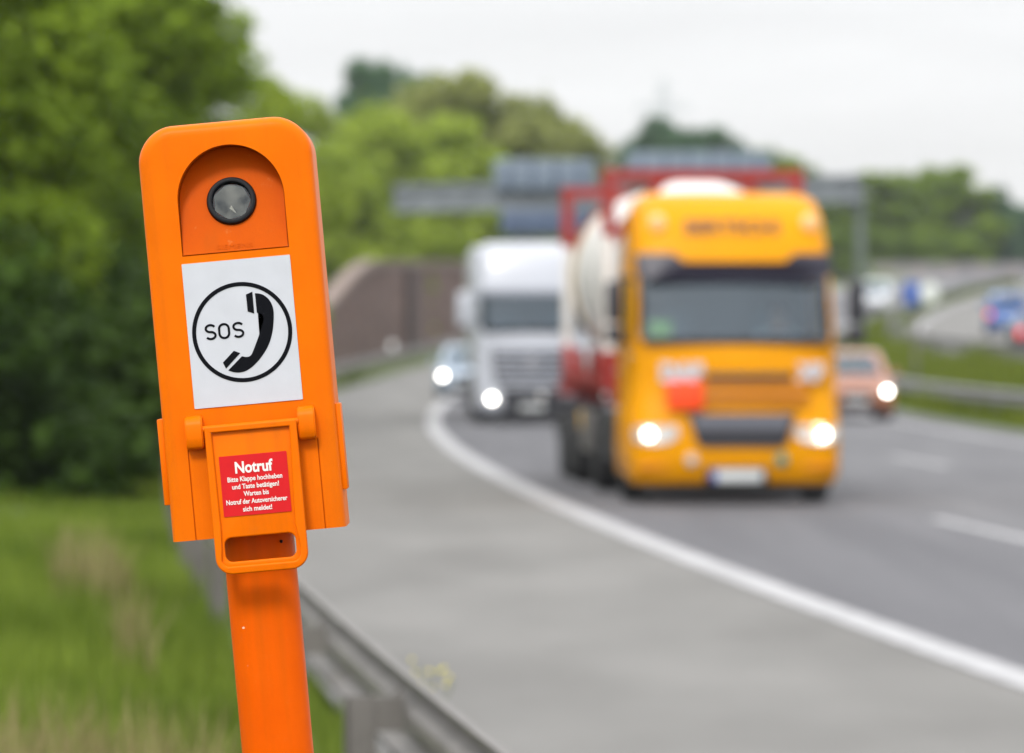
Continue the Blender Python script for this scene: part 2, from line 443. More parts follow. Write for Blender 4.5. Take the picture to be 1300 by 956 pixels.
def strip(name, o0, o1, y0, y1, dz, m, step=4.0, crown=0.0, bump=0.0):
    yy = [y0]; 
    while yy[-1] < y1: yy.append(min(y1, yy[-1] + (step if yy[-1] < 350 else step*5)))
    vs, fs = [], []
    for y in yy:
        vs += [P(o0, y, dz+bump), P(o1, y, dz+bump)]
    for i in range(len(yy)-1): fs.append((2*i, 2*i+1, 2*i+3, 2*i+2))
    o = mesh_obj(name, vs, fs, m); return tag(o, kind='structure')
strip('road', -0.05, 11.65, -60, 900, 0.0, M['asphalt'])
strip('road_lane', 0.05, 3.55, -60, 900, 0.004, M['asphalt_lane'])
strip('hard_shoulder', -3.95, -0.05, -60, 900, 0.0, M['shoulder'])
strip('edge_line', -0.15, 0.15, -60, 900, 0.008, M['paint'])
strip('edge_line', 10.12, 10.32, -60, 900, 0.008, M['paint'])
for o1, ph in ((3.6, 43.5), (6.8, 51.0)):
    vs, fs = [], []
    y = ph - 18*5
    while y < 420:
        b = len(vs)
        for t in (0, 2, 4, 6): vs += [P(o1-0.08, y+t, 0.008), P(o1+0.08, y+t, 0.008)]
        fs += [(b+2*i, b+2*i+1, b+2*i+3, b+2*i+2) for i in range(3)]
        y += 18
    tag(mesh_obj('lane_marking', vs, fs, M['paint']), kind='structure')
strip('road', 15.2, 28.4, -60, 900, OPP, M['shoulder'])
strip('edge_line', 15.8, 16.0, -60, 900, OPP+0.004, M['paint'])
strip('edge_line', 26.3, 26.6, -60, 900, OPP+0.004, M['paint'])
vs, fs = [], []
y = -40
while y < 420:
    for oo in (19.5, 23.0):
        b = len(vs)
        for t in (0, 3, 6): vs += [P(oo-0.08, y+t, OPP+0.004), P(oo+0.08, y+t, OPP+0.004)]
        fs += [(b+2*i, b+2*i+1, b+2*i+3, b+2*i+2) for i in range(2)]
    y += 18
tag(mesh_obj('lane_marking', vs, fs, M['paint']), kind='structure')

# ------------------------------------------------------------------ guardrails
def guardrail(off, y0, y1, label, spacing=4.0, first=None, face=1, base=0.0, m='galv'):
    """face=+1: the post stands on the low-offset side, the beam faces higher offsets"""
    root = empty('guardrail', (lineX(y0)+off, y0, prof(y0)+base), 0, label, 'guardrail', 'guardrails along the motorway')
    ox, oy, oz = root.location
    W = [(0.0, 0.31), (0.012, 0.312), (0.03, 0.295), (0.082, 0.265), (0.082, 0.215), (0.02, 0.175), (0.02, 0.135), (0.082, 0.095), (0.082, 0.045), (0.03, 0.012), (0.012, 0.0), (0.0, 0.0)]
    t = 0.006
    pr = [(a*face, b) for a, b in W] + [(a*face - t*face, b) for a, b in reversed(W)]
    rings = []; y = y0
    while y <= y1:
        s = slopeX(y); l = math.hypot(1, s)
        rings.append([(lineX(y)+off + a/l - ox, y - a*s/l - oy, prof(y)+base+0.44+b - oz) for a, b in pr])
        y += 1.0 if y < 60 else 3.0
    bm = bmesh.new(); loft(bm, rings); build('beam', bm, M[m], root, smooth=30)
    y = first if first is not None else y0+1
    while y <= y1-0.5:
        a = Vector((lineX(y)+off - face*0.14 - ox, y-oy, prof(y)+base-oz))
        bm = bmesh.new()
        # sigma shaped post: web and two flanges
        box(bm, a+Vector((-0.05, -0.004, -0.3)), a+Vector((0.05, 0.004, 0.66)))
        box(bm, a+Vector((-0.056, -0.03, -0.3)), a+Vector((-0.05, 0.03, 0.66)))
        box(bm, a+Vector((0.05, -0.03, -0.3)), a+Vector((0.056, 0.03, 0.66)))
        po = build('post', bm, M['galv_dark'] if m == 'galv_dark' else M['galv'], root, smooth=0)
        bm = bmesh.new()
        bar(bm, a+Vector((face*0.056, 0, 0.60)), a+Vector((face*0.155, 0, 0.60)), 0.05, 0.12)
        bar(bm, a+Vector((-face*0.02, 0.008, 0.50)), a+Vector((face*0.15, 0.02, 0.70)), 0.03, 0.012)
        build('spacer', bm, M['galv'], po, smooth=0)
        y += spacing
    return root
guardrail(-4.27, 8.5, 262, 'galvanised guardrail behind the orange emergency phone, along the hard shoulder', first=8.6+0.0, spacing=4.0, base=0.0)
guardrail(12.25, 62, 330, 'dark weathered guardrail between the near lanes and the grass median', first=64, spacing=4.0, face=-1, m='galv_dark')
guardrail(14.75, 62, 330, 'dark weathered guardrail on the far side of the median beside the opposite carriageway', first=64, spacing=4.0, face=1, base=OPP-0.03, m='galv_dark')

# ------------------------------------------------------------------ emergency phone
S = 1/850.0
LEAN = 5.2
ct, st = math.cos(R(LEAN)), math.sin(R(LEAN))
PIV = Vector((at(344, 866, 7.06)))
V0 = -(PIV.z - 0.02)/ct/S                   # local v of the base on the verge
base = PIV + Vector((-st, 0, ct))*(V0*S)
def loc(x, y):
    """photo pixel on the front of the pillar -> pillar coordinates (u right, v up)"""
    dx, dy = x-344, y-866
    return (dx*ct - dy*st, -dx*st - dy*ct)
def Q(u, v, d=0.0): return (u*S, d*S, (v-V0)*S)
sos = empty('emergency_phone', base, 0, 'orange roadside emergency phone on a leaning post, with a white SOS sign and red notice', 'emergency phone', rot=(0, -R(LEAN), 0))

def cut_with(o, bmc):
    bmesh.ops.recalc_face_normals(bmc, faces=bmc.faces)
    c = build('cutter', bmc, M['orange'], o.parent, smooth=0)
    md = o.modifiers.new('cut', 'BOOLEAN'); md.object = c; md.operation = 'DIFFERENCE'; md.solver = 'EXACT'
    dg = bpy.context.evaluated_depsgraph_get(); dg.update()
    me = bpy.data.meshes.new_from_object(o.evaluated_get(dg))
    o.modifiers.clear(); o.data = me; bpy.data.objects.remove(c)
    bm = bmesh.new(); bm.from_mesh(me)
    for f in bm.faces: f.smooth = True
    for e in bm.edges: e.smooth = not (len(e.link_faces) == 2 and e.calc_face_angle(0) > R(28))
    bm.to_mesh(me); bm.free()

# housing: rounded prism with an arched alcove cut into it
out = [(-108.5, 188), (113, 188)] + arc(113-46, 712-46, 46, 0, 90, 12) + arc(-108.5+44, 712-44, 44, 90, 180, 12)
out = [(u, v + (5*(1-((u-2)/112)**2) if v > 640 else 0)*min(1, max(0, (v-640)/72))) for u, v in out]
rings = []
for d, y in ((15, 0), (10, 0.6), (6, 2.2), (3, 5), (0.9, 9.5), (0, 15), (0, 128), (3, 134)):
    rings.append([Q(u, 188 if k < 2 else v, y) for k, (u, v) in enumerate(inset(out, d))])   # the lower edge is cut square
bm = bmesh.new(); loft(bm, rings)
housing = build('housing', bm, M['orange'], sos, smooth=0)
bm = bmesh.new()
ar = [(-63, 548), (73, 548)] + arc(5, 617, 68, 0, 180, 28)
def slant(v): return 1.5 + (v-548)/137*40
loft(bm, [[Q(u, v, -12) for u, v in ar], [Q(u, v, slant(v)+4.5) for u, v in ar]])
for u in (-78, 87):
    box(bm, Q(u-0.8, 180, -5), Q(u+0.8, 303, 3.2))
cut_with(housing, bm)

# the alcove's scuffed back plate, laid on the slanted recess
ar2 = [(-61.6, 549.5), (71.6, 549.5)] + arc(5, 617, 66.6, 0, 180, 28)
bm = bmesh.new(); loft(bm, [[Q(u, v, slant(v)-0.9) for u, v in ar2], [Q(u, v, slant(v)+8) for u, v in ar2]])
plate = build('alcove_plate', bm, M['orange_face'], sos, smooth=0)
bm = bmesh.new()
text_bm(bm, 'SIEMENS', (4.3, 556), 46, 6.0, lambda x, y, z: Q(x, y, slant(y)-1.0-abs(z)*0.8-0.3), bold=0.0, extrude=0.6)
build('embossed_lettering', bm, M['orange_face'], plate, smooth=0)

def tilt(u, v, d):                            # local frame of the slanted face, at the lamp
    a = math.atan(40/137.0)
    return Q(4.5+u, 613 + v*math.cos(a) + d*math.sin(a)*-1, slant(613) + v*math.sin(a) + d*math.cos(a))
def lamp_bore(d0, d1):
    bm = bmesh.new(); loft(bm, [[tilt(25.5*math.cos(2*math.pi*k/40), 25.5*math.sin(2*math.pi*k/40), d) for k in range(40)] for d in (d0, d1)]); return bm
cut_with(housing, lamp_bore(-8, 22)); cut_with(plate, lamp_bore(-9, 20))
bm = bmesh.new()
rr = [(31.5, 2), (31.8, -3), (30.5, -6), (28, -7), (25.2, -6.2), (24.4, -2), (24.4, 1.5)]
loft(bm, [[tilt(r*math.cos(2*math.pi*k/48), r*math.sin(2*math.pi*k/48), d) for k in range(48)] for r, d in rr], caps=False)
bezel = build('lamp_bezel', bm, M['black_rubber'], sos)
bm = bmesh.new()
rr = [(24.6, -1.0), (20, -1.15), (13, -1.3), (6, -1.4), (0.3, -1.42)]
loft(bm, [[tilt(r*math.cos(2*math.pi*k/40), r*math.sin(2*math.pi*k/40), d) for k in range(40)] for r, d in rr], caps=False)
m = glass('lamp_lens_glass', (0.72, 0.73, 0.71), 0.0)
M['lens'] = m
build('lamp_lens', bm, M['lens'], bezel)
bm = bmesh.new()                              # faceted reflector cone behind the lens
rr = [(24.3, 1.0), (17, 9), (10, 14), (4, 16)]
loft(bm, [[tilt(r*math.cos(2*math.pi*k/7+i*0.4), r*math.sin(2*math.pi*k/7+i*0.4), d) for k in range(7)] for i, (r, d) in enumerate(rr)])
M['reflector'] = mat('lamp_reflector', (0.08, 0.078, 0.07), 0.14, metal=0.95, var=0.8, scale=45)
build('lamp_reflector', bm, M['reflector'], bezel, smooth=0)
bm = bmesh.new()                              # pale box coloured in as the lens's glint, dark plate as its dark wedge
box(bm, (-6*S, -3*S, -6*S), (6*S, 3*S, 6*S), mat4=Matrix.Translation(Vector(tilt(3, -9, 5))) @ Matrix.Rotation(R(40), 4, 'Y') @ Matrix.Rotation(R(-35), 4, 'X'))
build('prism', bm, M['lens_glint'], bezel, smooth=0)
bm = bmesh.new(); loft(bm, [[tilt(u, v, d) for u, v in ((-20, 8), (-12, 15), (16, -6), (12, -11))] for d in (4, 5)])
build('shade', bm, M['plastic_dark'], bezel, smooth=0)
bm = bmesh.new(); bmesh.ops.create_icosphere(bm, subdivisions=2, radius=5.5*S)
bmesh.ops.translate(bm, verts=bm.verts, vec=Vector(tilt(0, 2, 8)))
build('bulb', bm, mat('frosted_bulb', (0.75, 0.74, 0.70), 0.3), bezel)

# white sign with its pictogram
bm = bmesh.new(); prism_pts = rpoly(-65, 73, 354, 538.5, 0.8, 2)
loft(bm, [[Q(u, v, 0.6) for u, v in prism_pts], [Q(u, v, -1.2) for u, v in prism_pts]])
sign = build('sign_plate', bm, M['sign_white'], sos, smooth=0)
def flat(bm, poly, d):
    vs = [bm.verts.new(Q(u, v, d)) for u, v in poly]; f = bm.faces.new(vs)
    bmesh.ops.triangulate(bm, faces=[f])
def ringband(bm, po, pi, d):
    a = [bm.verts.new(Q(u, v, d)) for u, v in po]; b = [bm.verts.new(Q(u, v, d)) for u, v in pi]
    for i in range(len(a)): k = (i+1) % len(a); bm.faces.new((a[i], a[k], b[k], b[i]))
def stroke(bm, pts, w, d):
    """flat stroke of constant width along an open path"""
    pts = [Vector(p) for p in pts]; L, Rr = [], []
    for i, p in enumerate(pts):
        t = (pts[min(i+1, len(pts)-1)] - pts[max(i-1, 0)]).normalized(); nn = Vector((-t.y, t.x))
        L.append(bm.verts.new(Q(*(p+nn*w/2), d))); Rr.append(bm.verts.new(Q(*(p-nn*w/2), d)))
    for i in range(len(pts)-1): bm.faces.new((L[i], L[i+1], Rr[i+1], Rr[i]))
bm = bmesh.new(); D = -1.7
ringband(bm, arc(4, 446, 63.6, 0, 360, 96)[:-1], arc(4, 446, 58.4, 0, 360, 96)[:-1], D)
build('pictogram_ring', bm, M['ink'], sign, smooth=0)
z3 = lambda p: loc(220 + p[0]/4.55, 320 + p[1]/4.55)
def spline(pts, n=6):
    res = []; m_ = len(pts)
    for i in range(m_):
        p0, p1, p2, p3 = (Vector(pts[(i+k) % m_]) for k in (-1, 0, 1, 2))
        for t in [j/n for j in range(n)]:
            res.append(0.5*((2*p1) + (p2-p0)*t + (2*p0-5*p1+4*p2-p3)*t*t + (3*p1-p0-3*p2+p3)*t**3))
    return [(p.x, p.y) for p in res]
def opn(pts, n=5):
    e = [pts[0]] + list(pts) + [pts[-1]]; res = []
    for i in range(1, len(e)-2):
        p0, p1, p2, p3 = (Vector(e[i+k]) for k in (-1, 0, 1, 2))
        for t in [j/n for j in range(n)]:
            q = 0.5*((2*p1) + (p2-p0)*t + (2*p0-5*p1+4*p2-p3)*t*t + (3*p1-p0-3*p2+p3)*t**3); res.append((q.x, q.y))
    return res + [pts[-1]]
bm = bmesh.new()
back = opn([(472, 237), (512, 243), (548, 268), (570, 303), (580, 345), (579, 410), (570, 475), (549, 540), (513, 600), (468, 652), (424, 684), (385, 695), (348, 693), (318, 683)])
inner = opn([(397, 601), (415, 605), (435, 604), (450, 594), (462, 570), (492, 490), (518, 410), (522, 382), (514, 362), (500, 353), (483, 350)])
flat(bm, [z3(p) for p in back + inner], D)
flat(bm, [z3(p) for p in [(420, 245), (457, 228), (468, 355), (430, 343)]], D)
flat(bm, [z3(p) for p in [(350, 570), (387, 583), (305, 673), (287, 638)]], D)
build('pictogram_handset', bm, M['ink'], sign, smooth=0)
bm = bmesh.new()                              # S O S in a plain engineering letter
def glyphS(cx, cy, w, h, sw):
    r = w/2 - sw/2; hh = h/2 - sw/2; q = hh/2
    up = [(cx + r*math.cos(R(a)), cy + q + q*math.sin(R(a))) for a in range(25, 271, 15)]
    dn = [(cx + r*math.cos(R(a)), cy - q + q*math.sin(R(a))) for a in range(90, -156, -15)]
    stroke(bm, opn([up[0]] + up[1:-1] + [(cx, cy)] + dn[1:], 2), sw, D)
cS = [loc(220+x/4.55, 320+y/4.55) for x, y in ((216, 462), (294, 456), (376, 449))]
hgt = 20.5
glyphS(cS[0][0], cS[0][1], 14.6, hgt, 2.9)
glyphS(cS[2][0], cS[2][1], 14.6, hgt, 2.9)
ou = rpoly(cS[1][0]-7.6, cS[1][0]+7.6, cS[1][1]-hgt/2, cS[1][1]+hgt/2, 7.4, 8)
ringband(bm, ou, inset(ou, 2.9), D)
build('pictogram_lettering', bm, M['ink'], sign, smooth=0)

# side strips
for u0, u1 in ((-115.5, -107), (111.5, 119)):
    bm = bmesh.new(); box(bm, Q(u0, 235, 14), Q(u1, 345, 70), 1.5*S, 2); build('side_strip', bm, M['orange'], sos)
# hinge lugs
for uc in (-67.4, 75.4):
    pr = [(2, 303), (-13, 303), (-17, 307), (-18, 318), (-18, 333), (-15.5, 340), (-10, 344), (-3, 345.5), (2, 345.5)]
    bm = bmesh.new(); prism(bm, [(y*S, (v-V0)*S) for y, v in pr], (uc-11)*S, (uc+11)*S, 'YZ')
    bmesh.ops.recalc_face_normals(bm, faces=bm.faces)
    bmesh.ops.bevel(bm, geom=[e for e in bm.edges if e.calc_face_angle(0) > 1.2], offset=1.6*S, segments=3, affect='EDGES')
    build('hinge_lug', bm, M['orange'], sos, smooth=50)
# flap with its handle opening
flap = empty('flap', Q(4, 326, -12), 0); flap.parent = sos; flap.rotation_euler = (R(-1.6), 0, 0)
fb = Vector(Q(4, 326, -12))
def FQ(u, v, d): return tuple(Vector(Q(u, v, d-12)) - fb)
fo = rpoly(-54, 63, 141.5, 330, (21, 21, 2, 2), 8)
hole = rpoly(-41.5, 48.5, 157, 187.5, 9, 6)
fl = curve_plate(fo, [hole], 10, 2.2, 'flap_body', M['orange'], flap, lambda x, y, z: FQ(x, y, -z))
bpy.data.objects.remove(flap)                 # the flap body itself is the part
fl.name = 'flap'; fl.parent = sos; fl.location = fb; fl.rotation_euler = (R(-1.6), 0, 0)
flap = fl
inn = [(-46, 318), (-43, 205), (-44.5, 192)] + arc(-41, 151, 6, 180, 270, 5) + arc(47, 151, 6, 270, 360, 5) + [(51, 192), (49.5, 205), (53, 318)]
inn = [(-45.5, 322), (-44, 200), (-45, 176)] + arc(-37, 161, 9.5, 180, 270, 6) + arc(44, 161, 9.5, 270, 360, 6) + [(53.5, 176), (50, 200), (53.5, 322)]
curve_plate(fo, [inn], 7, 2.0, 'rim', M['orange'], flap, lambda x, y, z: FQ(x, y, -z-7.2))
bm = bmesh.new(); lathe(bm, [(4.6*S, -56*S), (4.6*S, 65*S)], 'X', 16, FQ(0, 327, -2)); build('hinge_bar', bm, M['orange'], flap)
bm = bmesh.new(); lp = rpoly(-39, 47, 214.3, 291, 1, 2)
loft(bm, [[FQ(u, v, -4.6) for u, v in lp], [FQ(u, v, -6.0) for u, v in lp]])
lab = build('notice', bm, M['red_label'], flap, smooth=0)
bm = bmesh.new(); pl = lambda x, y, z: FQ(x, y, -6.5)
for s, v, w, h, bo in (('Notruf', 275.8, 48, 14.6, 0.03), ('Bitte Klappe hochheben', 261.0, 69.5, 6.3, 0.022), ('und Taste bet\u00e4tigen!', 251.5, 59.5, 6.3, 0.022),
                       ('Warten bis', 242, 32, 6.3, 0.022), ('Notruf der Autoversicherer', 232.3, 77.5, 6.3, 0.022), ('sich meldet!', 222.6, 37, 6.3, 0.022)):
    text_bm(bm, s, (4.3, v), w, h, pl, bold=bo)
build('lettering', bm, M['white_ink'], lab, smooth=0)
# post and the collar where it enters the housing
bm = bmesh.new(); pp = rpoly(-48, 42, 22, 112, 30, 8)
loft(bm, [[Q(u, V0-60, d) for u, d in pp], [Q(u, 230, d) for u, d in pp]])
post = build('post', bm, M['orange_post'], sos)
bm = bmesh.new(); pp2 = rpoly(-52, 46, 18.5, 115.5, 32, 8)
loft(bm, [[Q(u, V0, d) for u, d in pp2], [Q(u, V0+60, d) for u, d in pp2]])
build('base_collar', bm, M['galv_dark'], sos)
bm = bmesh.new(); bmesh.ops.create_icosphere(bm, subdivisions=2, radius=2.2*S)
bmesh.ops.translate(bm, verts=bm.verts, vec=Vector(Q(28, 176, 22))); build('screw', bm, M['black_rubber'], sos)

# ------------------------------------------------------------------ vehicles
def place(name, o, y, label, cat, dz=0.0, away=False, slope=None, group=None, yrot=0):
    s = slopeX(y) if slope is None else slope
    return empty(name, P(o, y, dz), -math.atan(s) + (math.pi if away else 0), label, cat, group)

def hring(w, y0, y1, r, z, nf=6, nc=4, sides=(0.0, 1.0), bow=0.0):
    """horizontal section: front edge left->right, right side, back, left side"""
    pts = []; x = w/2
    for i in range(nf+1):
        t = -1 + 2*i/nf; pts.append((t*(x-r), y0 - bow*(1-t*t), z))
    for i in range(1, nc): a = R(-90+90*i/nc); pts.append((x-r+r*math.cos(a), y0+r+r*math.sin(a), z))
    for s in sides: pts.append((x, y0+r + s*(y1-y0-2*r), z))
    for i in range(1, nc): a = R(90*i/nc); pts.append((x-r+r*math.cos(a), y1-r+r*math.sin(a), z))
    for i in range(nf+1): t = 1 - 2*i/nf; pts.append((t*(x-r), y1, z))
    for i in range(1, nc): a = R(90+90*i/nc); pts.append((-x+r+r*math.cos(a), y1-r+r*math.sin(a), z))
    for s in reversed(sides): pts.append((-x, y0+r + s*(y1-y0-2*r), z))
    for i in range(1, nc): a = R(180+90*i/nc); pts.append((-x+r+r*math.cos(a), y0+r+r*math.sin(a), z))
    return pts
def kinds(nf=6, nc=4, ns=1):
    return ([('front', i) for i in range(nf)] + [('fr', i) for i in range(nc)] + [('right', i) for i in range(ns)] + [('br', i) for i in range(nc)] +
            [('back', i) for i in range(nf)] + [('bl', i) for i in range(nc)] + [('left', ns-1-i) for i in range(ns)] + [('fl', i) for i in range(nc)])

def wheel(parent, x, y, r, w, side, dual=False):
    """tyre with a dished rim; side = +1 when the outer face looks towards +x"""
    bm = bmesh.new(); h = w/2
    lathe(bm, [(r*0.62, -h), (r*0.92, -h), (r, -h*0.7), (r, h*0.7), (r*0.92, h), (r*0.62, h)], 'X', 28, (x, y, r))
    t = build('wheel', bm, M['tyre'], parent, smooth=50)
    bm = bmesh.new(); f = x + side*(h-0.02)
    prof_ = [(r*0.62, 0.01*side), (r*0.55, -0.03*side), (r*0.3, -0.05*side), (r*0.22, 0.0), (0.01, 0.01*side)]
    lathe(bm, [(q, f-x+d) for q, d in prof_], 'X', 20, (x, y, r))
    build('rim', bm, M['galv'], t, smooth=40)
    return t

def disc(bm, c, r, d, n=20, axis='Y'):
    lathe(bm, [(r*0.9, 0), (r, d*0.3), (r*0.95, d*0.7), (r*0.6, d)], axis, n, c)

# ---- yellow tractor unit
SL = -0.060
trk = place('lorry', 2.0, 53.5, 'yellow lorry cab with headlights on, an orange placard and a smoked sun visor', 'lorry', slope=SL)
trk.scale = (0.965, 1.0, 0.985)
secs = [(2.38, 0.10, 2.25, 0.22, 0.25), (2.48, 0.02, 2.25, 0.26, 0.36), (2.50, 0.0, 2.25, 0.30, 0.62), (2.49, 0.02, 2.25, 0.32, 1.08), (2.45, 0.05, 2.25, 0.30, 1.12),
        (2.44, 0.06, 2.25, 0.30, 1.55), (2.43, 0.09, 2.25, 0.28, 1.86), (2.42, 0.11, 2.25, 0.26, 1.92), (2.36, 0.33, 2.25, 0.22, 2.66), (2.34, 0.36, 2.25, 0.24, 2.78),
        (2.30, 0.44, 2.28, 0.30, 3.05), (2.24, 0.62, 2.3, 0.34, 3.35), (2.12, 0.85, 2.3, 0.36, 3.54), (1.85, 1.10, 2.28, 0.34, 3.62)]
sd = (0.0, 0.06, 0.48, 1.0)
K = kinds(6, 4, 3)
rings = [hring(w, y0, y1, r, z, 6, 4, sd, bow=0.05) for w, y0, y1, r, z in secs]
wide = lambda j: K[j][0] == 'front' or K[j] in (('fr', 0), ('fr', 1), ('fl', 2), ('fl', 3))
isws = lambda i, j: i == 7 and wide(j)
isside = lambda i, j: i == 7 and K[j] in (('right', 1), ('left', 1))
bm = bmesh.new(); loft(bm, rings, skip=lambda i, j: isws(i, j) or isside(i, j)); cab = build('cab', bm, M['truck_yellow'], trk, smooth=45)
bm = bmesh.new(); loft(bm, rings, caps=False, skip=lambda i, j: not isws(i, j)); build('windscreen', bm, M['glass'], trk)
for sdn in ('left', 'right'):
    bm = bmesh.new(); loft(bm, rings, caps=False, skip=lambda i, j: not (i == 7 and K[j] == (sdn, 1))); build('side_window', bm, M['glass'], trk)
bm = bmesh.new()                              # windscreen seal, lower cowl
box(bm, (-1.10, 0.02, 1.85), (1.10, 0.07, 1.93), 0.01); build('cowl', bm, M['plastic_dark'], trk)
bm = bmesh.new()                              # smoked visor: a shallow wedge with cut corners
vz = [(-1.16, 2.90), (-0.72, 2.90), (-0.60, 2.80), (0.60, 2.80), (0.72, 2.90), (1.16, 2.90), (1.16, 2.66), (1.0, 2.58), (-1.0, 2.58), (-1.16, 2.66)]
loft(bm, [[(x, 0.08 + 0.10*abs(x)**3 + (z-2.58)*0.24, z) for x, z in vz], [(x, 0.16 + 0.10*abs(x)**3 + (z-2.58)*0.24, z) for x, z in vz]])
build('sun_visor', bm, M['visor'], trk, smooth=0)
bm = bmesh.new(); text_bm(bm, 'BERTSCHI', (0, 3.22), 1.12, 0.165, lambda x, y, z: (x, 0.44+(y-3.05)*0.58 - 0.055*(1-(x/0.9)**2) - 0.015 - z*0.02, y), bold=0.03, extrude=0.3)
build('roof_lettering', bm, M['brown_letter'], trk, smooth=0)
for x in (-0.88, 0.93):
    bm = bmesh.new(); disc(bm, (x, 0.53, 3.26), 0.10, -0.06); build('roof_lamp', bm, M['lamp_amber'], trk)
bm = bmesh.new(); box(bm, (-0.36, -0.065, 1.44), (0.66, -0.02, 1.52), 0.01); build('grille_slot', bm, M['plastic_dark'], trk)
bm = bmesh.new()
for k in range(3): box(bm, (-0.72, -0.055, 1.16+0.085*k), (0.84, -0.005, 1.225+0.085*k), 0.012)
build('upper_grille', bm, M['truck_yellow_dk'], trk)
bm = bmesh.new(); text_bm(bm, 'DAF', (-0.65, 1.535), 0.50, 0.19, lambda x, y, z: (x, -0.075 - z*0.03, y), bold=0.085, extrude=0.5); build('badge', bm, M['silver_letter'], trk, smooth=0)
bm = bmesh.new(); text_bm(bm, 'XF', (0.86, 1.535), 0.33, 0.18, lambda x, y, z: (x, -0.045 - z*0.03, y), bold=0.085, extrude=0.5); build('badge', bm, M['silver_letter'], trk, smooth=0)
bm = bmesh.new(); box(bm, (-0.83, -0.095, 1.11), (-0.40, -0.075, 1.425), 0.004); build('hazard_placard', bm, M['placard'], trk)
bm = bmesh.new(); prism(bm, [(-0.58, 1.06), (0.69, 1.06), (0.58, 0.70), (0.50, 0.67), (-0.38, 0.67), (-0.46, 0.70)], -0.075, 0.0); gr = build('lower_grille', bm, M['plastic_dark'], trk, smooth=0)
bm = bmesh.new(); prism(bm, [(-0.53, 1.03), (0.64, 1.03), (0.585, 0.88), (-0.475, 0.88)], -0.088, -0.072); build('grille_insert', bm, M['plastic_grey'], gr, smooth=0)
for sgn in (-1, 1):
    bm = bmesh.new()
    prism(bm, [(sgn*1.20, 0.90), (sgn*1.1, 0.91), (sgn*0.95, 0.92), (sgn*0.70, 0.92), (sgn*0.68, 0.80), (sgn*0.80, 0.72), (sgn*0.95, 0.71), (sgn*1.1, 0.715), (sgn*1.20, 0.73)], -0.035, 0.1)
    for v in bm.verts: v.co.y += 0.3 - math.sqrt(max(0, 0.09 - max(0, abs(v.co.x)-0.95)**2))
    hl = build('headlight', bm, M['lamp_clear'], trk, smooth=0)
    bm = bmesh.new(); lathe(bm, [(0.048, 0.05), (0.055, 0.0), (0.04, -0.03), (0.02, -0.04)], 'Y', 20, (sgn*1.03, -0.03, 0.815)); build('bulb', bm, M['lamp_on'], hl)
    bm = bmesh.new(); disc(bm, (sgn*0.53, 0.0, 0.52), 0.075, -0.09); build('fog_lamp', bm, M['teal'] if sgn > 0 else M['lamp_clear'], trk)
    bm = bmesh.new(); box(bm, (sgn*0.98-0.18, -0.03, 0.42), (sgn*0.98+0.18, 0.05, 0.455), 0.008); build('bumper_vent', bm, M['truck_yellow_dk'], trk)
    # mirrors on their arms
    bm = bmesh.new()
    xx = sgn*1.43
    box(bm, (xx-0.10, 0.02, 2.10), (xx+0.10, 0.16, 2.58), 0.05, 3)
    box(bm, (xx-0.10, 0.02, 1.86), (xx+0.10, 0.16, 2.07), 0.04, 3)
    tube(bm, [(sgn*1.18, 0.30, 2.6), (xx-sgn*0.05, 0.14, 2.6), (xx, 0.12, 2.5)], 0.025, 8)
    tube(bm, [(sgn*1.2, 0.30, 1.88), (xx-sgn*0.05, 0.14, 1.86), (xx, 0.12, 1.92)], 0.025, 8)
    build('mirror', bm, M['plastic_dark'], trk)
    # step well, side lamp and fender
    bm = bmesh.new(); box(bm, (sgn*1.235-0.01, 0.42, 0.42), (sgn*1.235+0.012, 0.95, 1.05), 0.01)
    build('step_well', bm, M['plastic_dark'], trk)
    bm = bmesh.new(); disc(bm, (sgn*1.205, 0.55, 1.70), 0.06, 0.04*sgn, axis='X'); build('side_lamp', bm, M['lamp_clear'], trk)
    wheel(trk, sgn*1.08, 1.30, 0.52, 0.30, sgn)
    wheel(trk, sgn*1.02, 5.0, 0.51, 0.5, sgn)
bm = bmesh.new(); box(bm, (-0.30, -0.075, 0.27), (0.30, -0.055, 0.40), 0.004); npl = build('number_plate', bm, M['plate_white'], trk)
bm = bmesh.new(); box(bm, (-0.297, -0.08, 0.275), (-0.24, -0.074, 0.395)); build('country_band', bm, M['plate_blue'], npl, smooth=0)
bm = bmesh.new(); box(bm, (-0.36, -0.052, 0.25), (0.36, -0.02, 0.44), 0.01); build('plate_recess', bm, M['plastic_dark'], trk)
bm = bmesh.new()
for x in (-0.42, 0.42): box(bm, (x-0.05, 0.6, 0.62), (x+0.05, 5.9, 0.92))
box(bm, (-1.12, 0.2, 0.13), (1.12, 0.45, 0.5)); box(bm, (-0.95, 1.3, 0.42), (0.95, 1.54, 0.6)); box(bm, (-0.8, 4.9, 0.42), (0.8, 5.1, 0.6)); box(bm, (-0.6, 4.3, 0.95), (0.6, 5.5, 1.15), 0.03)  # first bar: dark and low, added to deepen the shadow under the cab
for s in (-1, 1): box(bm, (s*0.95-0.28, 2.5, 0.42), (s*0.95+0.28, 4.1, 1.0), 0.08)
build('chassis', bm, M['chassis'], trk, smooth=0)
bm = bmesh.new(); box(bm, (-1.0, 0.34, 1.55), (1.0, 0.75, 1.86), 0.08); box(bm, (-1.1, 2.1, 1.2), (1.1, 2.18, 2.9)); box(bm, (-1.15, 0.4, 1.18), (1.15, 2.1, 1.22))
for x in (-0.62, 0.62): box(bm, (x-0.26, 1.15, 1.25), (x+0.26, 1.6, 1.5), 0.06); box(bm, (x-0.26, 1.5, 1.45), (x+0.26, 1.66, 2.25), 0.06)
build('cab_interior', bm, M['interior'], trk, smooth=0)
